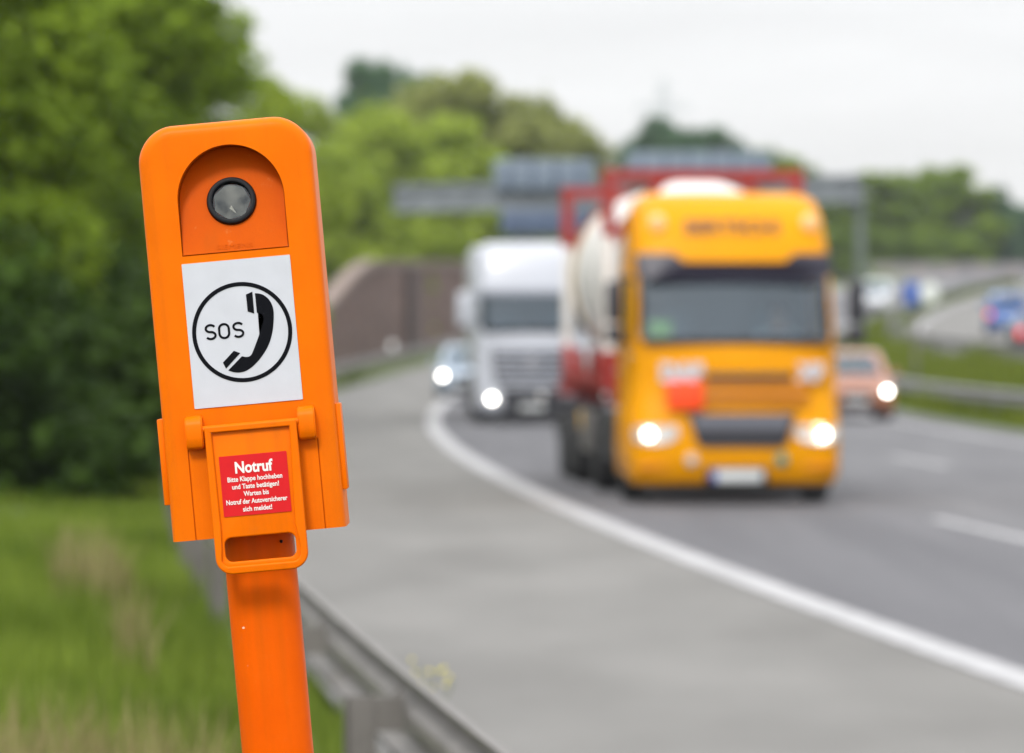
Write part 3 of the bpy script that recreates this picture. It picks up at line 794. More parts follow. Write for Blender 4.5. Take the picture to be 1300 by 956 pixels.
bm = bmesh.new(); box(bm, (-1.0, 0.40, 1.90), (-0.72, 0.46, 2.12), 0.02); build('hi_vis_vest', bm, M['hivis'], trk)

# driver behind the windscreen, built as one skinned body
def person(parent_loc, rz, label, sk=1.0):
    root = empty('person', parent_loc, rz, label, 'person')
    def skinned(name, pts, edges, rad, m, par, lev=1):
        me = bpy.data.meshes.new(name); me.from_pydata(pts, edges, []); o = bpy.data.objects.new(name, me); COL.objects.link(o)
        sm = o.modifiers.new('skin', 'SKIN'); o.modifiers.new('sub', 'SUBSURF').levels = lev
        for i, r in enumerate(rad):
            o.data.skin_vertices[0].data[i].radius = (r, r) if not isinstance(r, tuple) else r
        o.data.skin_vertices[0].data[0].use_root = True
        dg = bpy.context.evaluated_depsgraph_get(); dg.update()
        me2 = bpy.data.meshes.new_from_object(o.evaluated_get(dg)); bpy.data.objects.remove(o)
        me2.materials.clear(); me2.materials.append(m)
        for p in me2.polygons: p.use_smooth = True
        o2 = bpy.data.objects.new(name, me2); COL.objects.link(o2); o2.parent = par
        return o2
    pts = [(0, 0.0, 0.1), (0, 0.0, 0.33), (0, 0.01, 0.52), (0, -0.01, 0.62), (0, -0.03, 0.72), (0, -0.04, 0.80),
           (-0.19, 0.0, 0.52), (-0.26, -0.10, 0.30), (-0.16, -0.36, 0.30), (-0.14, -0.44, 0.33),
           (0.19, 0.0, 0.52), (0.26, -0.10, 0.30), (0.16, -0.36, 0.30), (0.14, -0.44, 0.33),
           (-0.10, -0.05, 0.08), (-0.13, -0.45, 0.10), (-0.13, -0.50, -0.28), (0.10, -0.05, 0.08), (0.13, -0.45, 0.10), (0.13, -0.50, -0.28)]
    ed = [(0, 1), (1, 2), (2, 3), (3, 4), (4, 5), (2, 6), (6, 7), (7, 8), (8, 9), (2, 10), (10, 11), (11, 12), (12, 13), (0, 14), (14, 15), (15, 16), (0, 17), (17, 18), (18, 19)]
    rad = [(0.17, 0.12), (0.18, 0.12), (0.15, 0.10), 0.055, 0.085, 0.075, 0.07, 0.05, 0.038, 0.04, 0.07, 0.05, 0.038, 0.04, 0.09, 0.07, 0.05, 0.09, 0.07, 0.05]
    body = skinned('body', pts, ed, rad, M['skin'], root)
    sh = [0, 1, 2, 6, 7, 8, 10, 11, 12]
    idx = {a: i for i, a in enumerate(sh)}
    skinned('shirt', [pts[i] for i in sh], [(idx[a], idx[b]) for a, b in ed if a in idx and b in idx],
            [tuple(q+0.015 for q in rad[i]) if isinstance(rad[i], tuple) else rad[i]+0.015 for i in sh], M['shirt'], root)
    bm = bmesh.new(); bmesh.ops.create_icosphere(bm, subdivisions=3, radius=0.1)
    for v in bm.verts: v.co = Vector((v.co.x*0.98, v.co.y*1.08, v.co.z*1.0))
    bmesh.ops.delete(bm, geom=[v for v in bm.verts if v.co.z < 0.02 and v.co.y < 0.02], context='VERTS')
    bmesh.ops.translate(bm, verts=bm.verts, vec=(0, -0.015, 0.79)); build('hair', bm, M['hair'], root)
    bm = bmesh.new()
    for x in (-0.035, 0.035): bmesh.ops.create_icosphere(bm, subdivisions=1, radius=0.013, matrix=Matrix.Translation((x, -0.125, 0.77)))
    build('eyes', bm, M['hair'], root)
    bm = bmesh.new(); bmesh.ops.create_cone(bm, segments=8, radius1=0.02, radius2=0.006, depth=0.05, cap_ends=True, matrix=Matrix.Translation((0, -0.125, 0.745)))
    build('nose', bm, M['skin'], root)
    return root
tm = trk.matrix_basis if False else Matrix.Translation(trk.location) @ Matrix.Rotation(trk.rotation_euler.z, 4, 'Z')
person(tm @ Vector((0.62, 1.32, 1.42)), trk.rotation_euler.z, 'driver in a pale shirt seated behind the windscreen of the yellow lorry')
bm = bmesh.new()
for k in range(24):
    pass
ring = [(0.62+0.22*math.cos(2*math.pi*k/24), 0.86 + 0.22*math.sin(2*math.pi*k/24)*0.5, 1.80 + 0.22*math.sin(2*math.pi*k/24)*0.85) for k in range(25)]
tube(bm, ring, 0.018, 6); tube(bm, [(0.62, 0.7, 1.5), (0.62, 0.86, 1.80)], 0.03, 6); tube(bm, [ring[0], ring[12]], 0.02, 6)
build('steering_wheel', bm, M['plastic_dark'], trk)

# ---- chassis trailer
trl = empty('semi_trailer', tm @ Vector((0, 3.2, 0)), trk.rotation_euler.z, 'low container trailer with red chassis rails and dark mudguards behind the yellow cab', 'trailer')
bm = bmesh.new()
for x in (-0.5, 0.5): box(bm, (x-0.06, 0.0, 0.98), (x+0.06, 9.0, 1.26))
for y in (0.1, 2.0, 4.0, 6.0, 8.8): box(bm, (-1.18, y, 1.1), (1.18, y+0.14, 1.27))
build('chassis', bm, M['chassis_red'], trl, smooth=0)
for s in (-1, 1):
    for y in (5.0, 6.3, 7.6): wheel(trl, s*1.04, y, 0.5, 0.38, s)
    bm = bmesh.new()
    for y in (5.0, 6.3, 7.6):
        outer = arc(y, 0.5, 0.60, 10, 170, 14); inner_ = arc(y, 0.5, 0.57, 170, 10, 14)
        prism(bm, outer + inner_, s*1.22, s*0.84, 'YZ')
    build('mudguard', bm, M['plastic_dark'], trl)
    bm = bmesh.new(); box(bm, (s*1.16-0.04, 2.9, 0.45), (s*1.16+0.04, 4.3, 0.98), 0.02); build('side_guard', bm, M['galv'], trl)
    bm = bmesh.new(); box(bm, (s*0.9-0.08, 2.0, 0.15), (s*0.9+0.08, 2.2, 1.0), 0.02); build('landing_leg', bm, M['chassis'], trl)
    bm = bmesh.new(); box(bm, (s*1.19-0.02, 4.33, 0.72), (s*1.19+0.03, 4.6, 0.95), 0.01); build('marker_board', bm, mat('marker_yellow', (0.75, 0.45, 0.05), 0.5), trl)
    bm = bmesh.new(); disc(bm, (s*1.2, 0.3, 1.18), 0.06, 0.03*s, axis='X'); build('side_lamp', bm, M['lamp_clear'], trl)
bm = bmesh.new(); box(bm, (-1.2, 8.95, 0.55), (1.2, 9.05, 0.75), 0.02); build('rear_bumper', bm, M['chassis'], trl)

# ---- tank container in its red frame
tk = empty('tank_container', tm @ Vector((0, 3.75, 1.275)), trk.rotation_euler.z, 'white tank container in a red steel frame on the trailer behind the yellow cab', 'tank container')
L_, W_, H_ = 7.1, 2.44, 2.66
bm = bmesh.new()
b = 0.15
for y in (0, L_-b):
    for s in (-1, 1):
        for z0_, z1_ in ((0.0, 0.45), (1.85, H_)): box(bm, (s*(W_/2)-(b if s > 0 else 0), y, z0_), (s*(W_/2)+(b if s < 0 else 0), y+b, z1_))
    box(bm, (-W_/2+b, y+0.01, H_-b), (W_/2-b, y+b-0.01, H_-0.005)); box(bm, (-W_/2+b, y+0.01, 0.005), (W_/2-b, y+b-0.01, b))
    for s in (-1, 1):
        bar(bm, (s*(W_/2-0.08), y+b/2, 1.75), (s*0.45, y+b/2, H_-0.08), 0.10, 0.13)
        bar(bm, (s*(W_/2-0.08), y+b/2, 0.42), (s*0.75, y+b/2, 0.08), 0.10, 0.13)
for s in (-1, 1):
    x = s*(W_/2-0.07)
    box(bm, (x-0.06, b, 0.01), (x+0.06, L_-b, 0.13))
    bar(bm, (x, 0.1, 0.46), (x, 1.4, 0.1), 0.12, 0.14); bar(bm, (x, L_-0.1, 0.46), (x, L_-1.4, 0.1), 0.12, 0.14)
    bar(bm, (x, 2.2, 0.1), (x, 2.2, 0.48), 0.10, 0.3); bar(bm, (x, L_-2.2, 0.1), (x, L_-2.2, 0.48), 0.10, 0.3)
build('frame', bm, M['frame_red'], tk, smooth=0)
for y in (0, L_-b):
    for s in (-1, 1):
        xa = s*(W_/2-0.14) if s > 0 else s*(W_/2-0.01)
        bm = bmesh.new(); box(bm, (xa, y+0.01, 0.45), (xa+0.13, y+b-0.01, 1.85)); build('post_sleeve', bm, M['tank_white'], tk, smooth=0)
bm = bmesh.new(); r = 1.16
pf = [(0.02, 0.10), (0.45, 0.14), (0.8, 0.24), (1.02, 0.40), (1.13, 0.58), (r, 0.80), (r, L_-0.80), (1.13, L_-0.58), (1.02, L_-0.40), (0.8, L_-0.24), (0.45, L_-0.14), (0.02, L_-0.10)]
lathe(bm, pf, 'Y', 40, (0, 0, 1.40)); tank = build('tank', bm, M['tank_white'], tk)
for y in (1.9, 3.5, 5.2):
    bm = bmesh.new(); lathe(bm, [(r-0.01, y-0.05), (r+0.02, y-0.05), (r+0.02, y+0.05), (r-0.01, y+0.05)], 'Y', 40, (0, 0, 1.40))
    build('hoop', bm, M['tank_white'], tank)
bm = bmesh.new(); lathe(bm, [(r-0.01, 5.5), (r+0.012, 5.5), (r+0.012, 6.25), (r-0.01, 6.25)], 'Y', 40, (0, 0, 1.40)); build('tan_band', bm, M['tank_tan'], tank)
bm = bmesh.new(); box(bm, (-0.45, 0.9, 2.575), (0.05, L_-0.9, 2.61)); build('walkway', bm, M['galv'], tk, smooth=0)
bm = bmesh.new(); lathe(bm, [(0.26, 2.5), (0.26, 2.64), (0.22, 2.66), (0.02, 2.66)], 'Z', 20, (0.32, 3.5, 0)); build('manhole', bm, M['galv'], tk)
bm = bmesh.new(); lathe(bm, [(0.18, -0.02), (0.2, 0.0), (0.02, 0.012)], 'X', 20, (-W_/2-0.01, 2.2, 0.35))
build('round_plate', bm, M['plate_white'], tk)

# ---- white lorry
wt = place('lorry', 2.12, 102.0, 'white lorry with a tall roof and one bright headlight, behind the yellow lorry', 'lorry')
secs = [(2.36, 0.08, 2.25, 0.22, 0.28), (2.46, 0.02, 2.25, 0.26, 0.40), (2.48, 0.0, 2.25, 0.30, 0.75), (2.46, 0.02, 2.25, 0.30, 1.10), (2.44, 0.04, 2.25, 0.28, 1.60),
        (2.43, 0.08, 2.25, 0.26, 1.98), (2.42, 0.10, 2.25, 0.24, 2.06), (2.36, 0.28, 2.25, 0.22, 2.82), (2.35, 0.30, 2.25, 0.24, 2.92), (2.34, 0.36, 2.28, 0.28, 3.2),
        (2.30, 0.46, 2.3, 0.32, 3.6), (2.22, 0.60, 2.3, 0.34, 3.82), (1.95, 0.85, 2.28, 0.34, 3.93)]
K = kinds(6, 4, 3)
rings2 = [hring(w, y0, y1, r_, z, 6, 4, sd, bow=0.05) for w, y0, y1, r_, z in secs]
w6 = lambda i, j: i == 6 and wide(j)
s6 = lambda i, j: i == 6 and K[j] in (('right', 1), ('left', 1))
bm = bmesh.new(); loft(bm, rings2, skip=lambda i, j: w6(i, j) or s6(i, j)); build('cab', bm, M['white_paint'], wt, smooth=45)
bm = bmesh.new(); loft(bm, rings2, caps=False, skip=lambda i, j: not w6(i, j)); build('windscreen', bm, M['glass'], wt)
for sdn in ('left', 'right'):
    bm = bmesh.new(); loft(bm, rings2, caps=False, skip=lambda i, j: not (i == 6 and K[j] == (sdn, 1))); build('side_window', bm, M['glass'], wt)
bm = bmesh.new(); prism(bm, [(-0.86, 1.62), (0.86, 1.62), (0.78, 0.86), (-0.78, 0.86)], -0.065, 0.0); gw = build('grille', bm, M['plastic_dark'], wt, smooth=0)
bm = bmesh.new()
for k in range(5): box(bm, (-0.80+0.01*k, -0.10, 1.50-0.15*k), (0.80-0.01*k, -0.06, 1.575-0.15*k), 0.015)
build('grille_slat', bm, M['silver_paint'], gw)
bm = bmesh.new()                              # three-pointed star in a ring
ringp = [(0.13*math.cos(2*math.pi*k/24), -0.115, 1.33+0.13*math.sin(2*math.pi*k/24)) for k in range(25)]
tube(bm, ringp, 0.012, 6)
for a in (90, 210, 330): prism(bm, [(0.12*math.cos(R(a)), 1.33+0.12*math.sin(R(a))), (0.025*math.cos(R(a+60)), 1.33+0.025*math.sin(R(a+60))), (0, 1.33), (0.025*math.cos(R(a-60)), 1.33+0.025*math.sin(R(a-60)))], -0.125, -0.10)
build('star_emblem', bm, M['chrome'], wt, smooth=0)
bm = bmesh.new(); prism(bm, [(-0.66, 0.76), (0.66, 0.76), (0.60, 0.26), (-0.60, 0.26)], -0.06, 0.02); build('lower_grille', bm, M['plastic_dark'], wt, smooth=0)
bm = bmesh.new(); box(bm, (-1.05, 0.0, 1.98), (1.05, 0.06, 2.08), 0.01); build('cowl', bm, M['plastic_dark'], wt)
bm = bmesh.new(); prism(bm, [(-1.15, 2.93), (1.15, 2.93), (1.12, 2.80), (-1.12, 2.80)], 0.20, 0.30); build('sun_visor', bm, M['silver_paint'], wt, smooth=0)
for sgn in (-1, 1):
    bm = bmesh.new(); prism(bm, [(sgn*1.18, 0.70), (sgn*0.66, 0.74), (sgn*0.68, 0.50), (sgn*1.18, 0.46)], -0.02, 0.2)
    for v in bm.verts: v.co.y += 0.12*max(0, (abs(v.co.x)-0.8)/0.4)**2
    hl = build('headlight', bm, M['lamp_clear'], wt, smooth=0)
    bm = bmesh.new(); lathe(bm, [(0.05, 0.05), (0.058, 0.0), (0.04, -0.03), (0.02, -0.04)], 'Y', 18, (sgn*0.86, -0.02, 0.55)); build('bulb', bm, M['lamp_on_far'] if sgn < 0 else M['lamp_clear'], hl)
    bm = bmesh.new(); xx = sgn*1.46
    box(bm, (xx-0.15, -0.10, 2.1), (xx+0.15, 0.10, 2.85), 0.07, 3)
    tube(bm, [(sgn*1.17, 0.3, 2.75), (xx, 0.0, 2.8)], 0.03, 8); tube(bm, [(sgn*1.19, 0.3, 2.1), (xx, 0.0, 2.15)], 0.03, 8)
    build('mirror', bm, M['white_paint'], wt)
    wheel(wt, sgn*1.08, 1.42, 0.51, 0.30, sgn); wheel(wt, sgn*1.02, 5.0, 0.51, 0.5, sgn)
bm = bmesh.new(); disc(bm, (0.22, -0.04, 0.60), 0.075, -0.05); build('fog_lamp', bm, M['lamp_clear'], wt)
bm = bmesh.new(); box(bm, (-0.26, -0.08, 0.32), (0.26, -0.062, 0.43)); build('number_plate', bm, M['plate_white'], wt, smooth=0)
bm = bmesh.new()
for x in (-0.42, 0.42): box(bm, (x-0.05, 0.6, 0.62), (x+0.05, 5.9, 0.92))
box(bm, (-1.0, 0.35, 0.22), (1.0, 0.6, 0.5)); box(bm, (-0.95, 1.3, 0.42), (0.95, 1.54, 0.6)); box(bm, (-0.8, 4.9, 0.42), (0.8, 5.1, 0.6))
build('chassis', bm, M['chassis'], wt, smooth=0)
bm = bmesh.new(); box(bm, (-1.0, 0.34, 1.7), (1.0, 0.75, 2.02), 0.08); box(bm, (-1.1, 2.1, 1.2), (1.1, 2.18, 2.9))
for x in (-0.62, 0.62): box(bm, (x-0.26, 1.15, 1.35), (x+0.26, 1.6, 1.6), 0.06); box(bm, (x-0.26, 1.5, 1.55), (x+0.26, 1.66, 2.35), 0.06)
build('cab_interior', bm, M['interior'], wt, smooth=0)
wm = Matrix.Translation(wt.location) @ Matrix.Rotation(wt.rotation_euler.z, 4, 'Z')
wtr = empty('semi_trailer', wm @ Vector((0, 2.75, 0)), wt.rotation_euler.z, 'plain white box trailer behind the white lorry cab', 'trailer')
bm = bmesh.new(); box(bm, (-1.25, 0, 1.15), (1.25, 12.5, 3.88), 0.04); build('cargo_box', bm, M['white_paint'], wtr)
bm = bmesh.new()
for x in (-0.5, 0.5): box(bm, (x-0.06, 0.2, 0.8), (x+0.06, 12.3, 1.14))
build('chassis', bm, M['chassis'], wtr, smooth=0)
for s in (-1, 1):
    for y in (8.2, 9.5, 10.8): wheel(wtr, s*1.04, y, 0.5, 0.38, s)

# ---- passenger cars
def car(name, o, y, label, cat, paint, dz=0.0, away=False, Ln=4.3, W=1.78, H=1.5, lights=(True, True), estate=True, van=False, shift=0):
    root = place(name, o, y, label, cat, dz, away, group='cars on the motorway')
    hoodz = 0.98 if not van else 1.15
    st_ = [(0.0, 0.36, 0.60, W*0.74), (0.04, 0.24, 0.70, W*0.90), (0.18, 0.20, 0.78, W*0.965), (0.6, 0.19, hoodz-0.12, W*0.99), (1.05, 0.18, hoodz-0.02, W), (1.3, 0.18, hoodz+0.02, W),
           (Ln*0.55, 0.18, hoodz+0.03, W), (Ln-0.8, 0.18, hoodz+0.04, W*0.99), (Ln-0.25, 0.2, hoodz+0.02, W*0.96), (Ln-0.05, 0.26, 0.90, W*0.90), (Ln, 0.36, 0.80, W*0.80)]
    rings = []
    for yy, z0, z1, w in st_:
        rr_ = min(0.13, (z1-z0)*0.4)
        rings.append([(x, yy, z) for x, z in rpoly(-w/2, w/2, z0, z1, rr_, 4)])
    bm = bmesh.new(); loft(bm, rings); body = build('body', bm, paint, root, smooth=50)
    e = Ln-0.15 if estate else Ln-0.7
    ns = 3; sdd = (0.0, 0.32, 0.36, 0.7, 0.74, 1.0); KK = kinds(4, 3, 5)
    gs = [(W*0.93, 0.92, e, 0.16, hoodz-0.03), (W*0.92, 1.02, e-0.02, 0.16, hoodz+0.04), (W*0.80, 1.62, e-0.32, 0.20, H-0.10), (W*0.74, 1.76, e-0.42, 0.22, H-0.03), (W*0.58, 2.05, e-0.6, 0.20, H)]
    if van: gs = [(W*0.95, 0.8, e, 0.14, hoodz-0.03), (W*0.94, 0.88, e, 0.14, hoodz+0.04), (W*0.86, 1.45, e-0.06, 0.16, H-0.16), (W*0.82, 1.6, e-0.1, 0.2, H-0.04), (W*0.66, 1.8, e-0.3, 0.2, H)]
    rg = [hring(w, y0, y1, r_, z, 4, 3, sdd, bow=0.06) for w, y0, y1, r_, z in gs]
    gl = lambda i, j: i == 1 and (KK[j][0] in ('front', 'back') or (KK[j][0] in ('left', 'right') and KK[j][1] in (0, 2, 4)))
    bm = bmesh.new(); loft(bm, rg, skip=gl); build('roof', bm, paint, root, smooth=45)
    for nm, kk in (('windscreen', 'front'), ('rear_window', 'back'), ('side_glazing', 'left'), ('side_glazing', 'right')):
        bm = bmesh.new(); loft(bm, rg, caps=False, skip=lambda i, j: not (gl(i, j) and KK[j][0] == kk)); build(nm, bm, M['glass_dark'] if kk != 'front' else M['glass'], root)
    bm = bmesh.new(); box(bm, (-W*0.43, 1.2, 0.9), (W*0.43, 1.5, hoodz-0.06), 0.05)
    for x in (-0.36, 0.36): box(bm, (x-0.22, 2.1, 0.6), (x+0.22, 2.3, H-0.22), 0.06); box(bm, (x-0.22, 3.0, 0.6), (x+0.22, 3.2, H-0.3), 0.06)
    build('seats', bm, M['interior'], root)
    bm = bmesh.new(); prism(bm, [(-0.40, 0.68), (0.40, 0.68), (0.34, 0.54), (-0.34, 0.54)], -0.02, 0.06); build('grille', bm, M['plastic_dark'], root, smooth=0)
    bm = bmesh.new(); prism(bm, [(-0.62, 0.40), (0.62, 0.40), (0.56, 0.25), (-0.56, 0.25)], 0.0, 0.08); build('lower_grille', bm, M['plastic_dark'], root, smooth=0)
    bm = bmesh.new(); box(bm, (-0.26, -0.035, 0.42), (0.26, -0.02, 0.53)); build('number_plate', bm, M['plate_white'], root, smooth=0)
    bm = bmesh.new(); box(bm, (-0.26, Ln+0.0, 0.62), (0.26, Ln+0.015, 0.73)); build('number_plate', bm, M['plate_white'], root, smooth=0)
    for k, s in enumerate((-1, 1)):
        bm = bmesh.new()
        prism(bm, [(s*W*0.46, 0.75), (s*W*0.27, 0.70), (s*W*0.27, 0.58), (s*W*0.45, 0.60)], 0.0, 0.22)
        for v in bm.verts: v.co.y += 0.12*max(0, (abs(v.co.x)-W*0.3)/(W*0.2))
        hl = build('headlight', bm, M['lamp_clear'], root, smooth=0)
        bm = bmesh.new(); lathe(bm, [(0.05, 0.06), (0.06, 0.0), (0.045, -0.03), (0.02, -0.035)], 'Y', 16, (s*W*0.385, 0.03, 0.66)); build('bulb', bm, M['lamp_on_far'] if lights[k] else M['lamp_clear'], hl)
        bm = bmesh.new(); box(bm, (s*W*0.42-0.10, Ln-0.22, 0.70), (s*W*0.42+0.10, Ln-0.01, 0.98), 0.03); build('tail_light', bm, M['lamp_red'], root)
        bm = bmesh.new(); box(bm, (s*(W/2+0.09)-0.10, 1.32, hoodz+0.0), (s*(W/2+0.09)+0.10, 1.44, hoodz+0.15), 0.04); build('mirror', bm, paint, root)
        for yy in (0.85, Ln-0.85): wheel(root, s*(W/2-0.10), yy, 0.32, 0.21, s)
    return root
car('car', 9.5, 106, 'copper orange car with a lit headlight beside the cab of the yellow lorry', 'car', M['car_orange'], H=1.58, lights=(False, True))
car('car', 0.52, 135, 'blue-grey car with a lit headlight partly hidden behind the white lorry', 'car', M['car_grey'], H=1.55, lights=(True, False))
car('car', 17.9, 148, 'dark car seen from behind with red tail lights on the opposite carriageway', 'car', M['car_dark'], OPP+0.004, True)
car('car', 19.7, 204, 'bright blue car seen from behind on the opposite carriageway, ahead of the dark car', 'car', M['car_blue'], OPP+0.004, True, H=1.75, van=True)
car('van', 9.4, 290, 'small white van in the fast lane far behind the orange car', 'van', M['car_white'], 0, False, lights=(False, False), H=2.0, W=1.85, van=True)
car('van', 23.0, 330, 'pale van far off on the opposite carriageway near the frame edge', 'van', M['car_white'], OPP+0.004, True, H=2.2, W=1.9, van=True)

# ------------------------------------------------------------------ gantry, wall, signs, mast
GY = 190.0
gx0, gx1 = -4.75, 14.0
gt = empty('sign_gantry', (0, GY, 0), 0, 'grey steel gantry across the carriageway carrying blue-grey sign boxes', 'gantry')
def gzr(x): return 7.05 + (x-gx0)*0.022
bm = bmesh.new()
for dy in (-0.45, 0.45):
    for dz in (0.0, 0.9): bar(bm, (gx0, dy, gzr(gx0)+dz-0.1), (gx1, dy, gzr(gx1)+dz-0.1), 0.16, 0.20)
n_ = 15
for k in range(n_):
    a = gx0 + (gx1-gx0)*k/n_; b_ = gx0 + (gx1-gx0)*(k+1)/n_
    for dy in (-0.45, 0.45):
        up = k % 2 == 0
        bar(bm, (a, dy, gzr(a)+(0 if up else 0.8)), (b_, dy, gzr(b_)+(0.8 if up else 0)), 0.10, 0.12)
    bar(bm, (a, -0.45, gzr(a)-0.1), (a, 0.45, gzr(a)-0.1), 0.1, 0.1); bar(bm, (a, -0.45, gzr(a)+0.8), (a, 0.45, gzr(a)+0.8), 0.1, 0.1)
box(bm, (gx0, -0.3, gzr(gx0)+0.0), (gx1, 0.3, gzr(gx0)+0.06), mat4=None)
for i in range(1): pass
build('truss', bm, M['gantry'], gt, smooth=0)
bm = bmesh.new()
rings = [[(x, dy, gzr(x)+dz) for dy, dz in ((-0.38, 0.0), (0.38, 0.0), (0.38, 0.72), (-0.38, 0.72))] for x in (gx0+0.05, gx1-0.05)]
loft(bm, rings); build('cable_duct', bm, M['gantry'], gt, smooth=0)
for x in (gx1,):
    o_ = x - lineX(GY)
    bm = bmesh.new(); bar(bm, (x, 0, gz(o_, GY)-0.3), (x, 0, gzr(x)+0.9), 0.34, 0.34); build('column', bm, M['gantry_dark'], gt, smooth=0)
for x0, x1, z0, z1, m_, ribs in ((-0.72, 3.3, 7.75, 8.95, 'panel_back', 4), (-0.45, 3.3, 5.95, 6.95, 'panel_dark', 3), (4.6, 10.4, 8.2, 9.25, 'panel_back', 6)):
    bm = bmesh.new(); box(bm, (x0, -0.85, z0), (x1, -0.50, z1), 0.04); pn = build('sign_box', bm, M[m_], gt)
    for k in range(ribs):
        bm = bmesh.new(); xx = x0 + (x1-x0)*(k+0.65)/(ribs+0.3); box(bm, (xx-0.06, -0.93, z0+0.05), (xx+0.06, -0.85, z1-0.05))
        build('stiffener', bm, M['panel_dark'], pn, smooth=0)

# long brown wall along the outside of the bend
rw = empty('retaining_wall', P(-6.4, 166), 0, 'brown retaining wall with a pale sloping coping along the verge below the trees', 'wall')
ox, oy, oz = rw.location
def wtop(y): return 2.25 + (4.75-2.25)*sstep(166, 196, y) + max(0, y-196)*0.014
yy = list(range(166, 300, 3))
def wsec(y, t0, t1, z0, z1):
    x = lineX(y)-6.4; return [(x+t0-ox, y-oy, z0-oz), (x+t1-ox, y-oy, z0-oz), (x+t1-ox, y-oy, z1-oz), (x+t0-ox, y-oy, z1-oz)]
bm = bmesh.new(); loft(bm, [wsec(y, -0.4, 0.0, prof(y)-0.5, wtop(y)) for y in yy]); build('wall_face', bm, M['wall_brown'], rw, smooth=0)
bm = bmesh.new(); loft(bm, [wsec(y, -0.5, 0.12, wtop(y)+0.003, wtop(y)+0.28) for y in yy]); build('coping', bm, M['wall_cap'], rw, smooth=30)
for y in (206, 232, 262):
    bm = bmesh.new(); loft(bm, [wsec(yq, -0.1, 0.28, prof(y)-0.3, wtop(y)-0.02) for yq in (y, y+2.6)]); build('pier', bm, M['wall_dark'], rw, smooth=0)

nb = empty('noise_barrier', at(1120, 345, 420), 0, 'low grey barrier wall in the far distance below the trees at right', 'barrier')
bm = bmesh.new(); box(bm, (-1, -0.2, -3.0), (22, 0.2, 0.75))
build('barrier_panel', bm, M['barrier_grey'], nb, smooth=0)
for k in range(9):
    bm = bmesh.new(); box(bm, (-1+2.8*k-0.12, -0.32, -3.0), (-1+2.8*k+0.12, -0.2, 0.9)); build('barrier_post', bm, M['gantry'], nb, smooth=0)

sgx, sgy, sgz = at(1163, 372, 130)
sg = empty('road_sign', (sgx, 130, gz(sgx-lineX(130), 130)), 0, 'blue panel and pale round sign on one pole in the grass median', 'road sign')
hz = sgz - sg.location.z
bm = bmesh.new(); tube(bm, [(0, 0, -0.3), (0, 0, hz+0.4)], 0.05, 10); build('pole', bm, M['galv'], sg)
bm = bmesh.new(); box(bm, (-0.34, -0.09, hz-0.35), (0.08, -0.055, hz+0.30), 0.02); build('blue_panel', bm, M['sign_blue'], sg)
bm = bmesh.new(); lathe(bm, [(0.28, 0.0), (0.30, -0.01), (0.28, -0.03), (0.02, -0.03)], 'Y', 24, (0.36, -0.06, hz)); build('round_sign', bm, M['sign_pale'], sg)
bm = bmesh.new(); box(bm, (0.0, -0.055, hz-0.06), (0.5, -0.04, hz+0.06)); build('bracket', bm, M['galv'], sg, smooth=0)

# reflector on the far guardrail
rx, ry, rz_ = P(-4.24, 178, 0.75)
rf = empty('delineator', (rx, ry, rz_), 0, 'small pale reflector standing on the far end of the guardrail below the brown wall', 'reflector')
bm = bmesh.new(); box(bm, (-0.03, -0.02, 0), (0.03, 0.02, 0.18)); build('stem', bm, M['galv'], rf, smooth=0)
bm = bmesh.new(); box(bm, (-0.10, -0.05, 0.10), (0.10, 0.0, 0.36), 0.02); build('reflector', bm, mat('reflector_pale', (0.85, 0.87, 0.88), 0.2), rf)

# lattice mast on the horizon
mx_, my_, mz_ = at(842, 100, 900)
ms = empty('lattice_mast', (mx_, 900, 10), 0, 'thin pale lattice mast rising far off above the trees behind the yellow lorry', 'mast')
Hm = mz_ - 10
def hw(z): return 2.6*(1-z/Hm) + 0.5
bm = bmesh.new()
for sx in (-1, 1):
    for sy in (-1, 1): tube(bm, [(sx*hw(0), sy*hw(0), -4), (sx*hw(Hm), sy*hw(Hm), Hm)], 0.22, 6)
z = 0
while z < Hm-2:
    z2 = min(Hm, z+4)
    for s in (-1, 1):
        tube(bm, [(-hw(z), s*hw(z), z), (hw(z2), s*hw(z2), z2)], 0.12, 5); tube(bm, [(s*hw(z), -hw(z), z), (s*hw(z2), hw(z2), z2)], 0.12, 5)
    z = z2
build('lattice', bm, M['mast'], ms, smooth=0)
for zz in (Hm*0.72, Hm*0.86):
    bm = bmesh.new(); bar(bm, (-5.5, 0, zz), (5.5, 0, zz), 0.5, 0.5); bar(bm, (-5.5, 0, zz), (0, 0, zz+2.2), 0.25, 0.25); bar(bm, (5.5, 0, zz), (0, 0, zz+2.2), 0.25, 0.25); build('cross_arm', bm, M['mast'], ms, smooth=0)

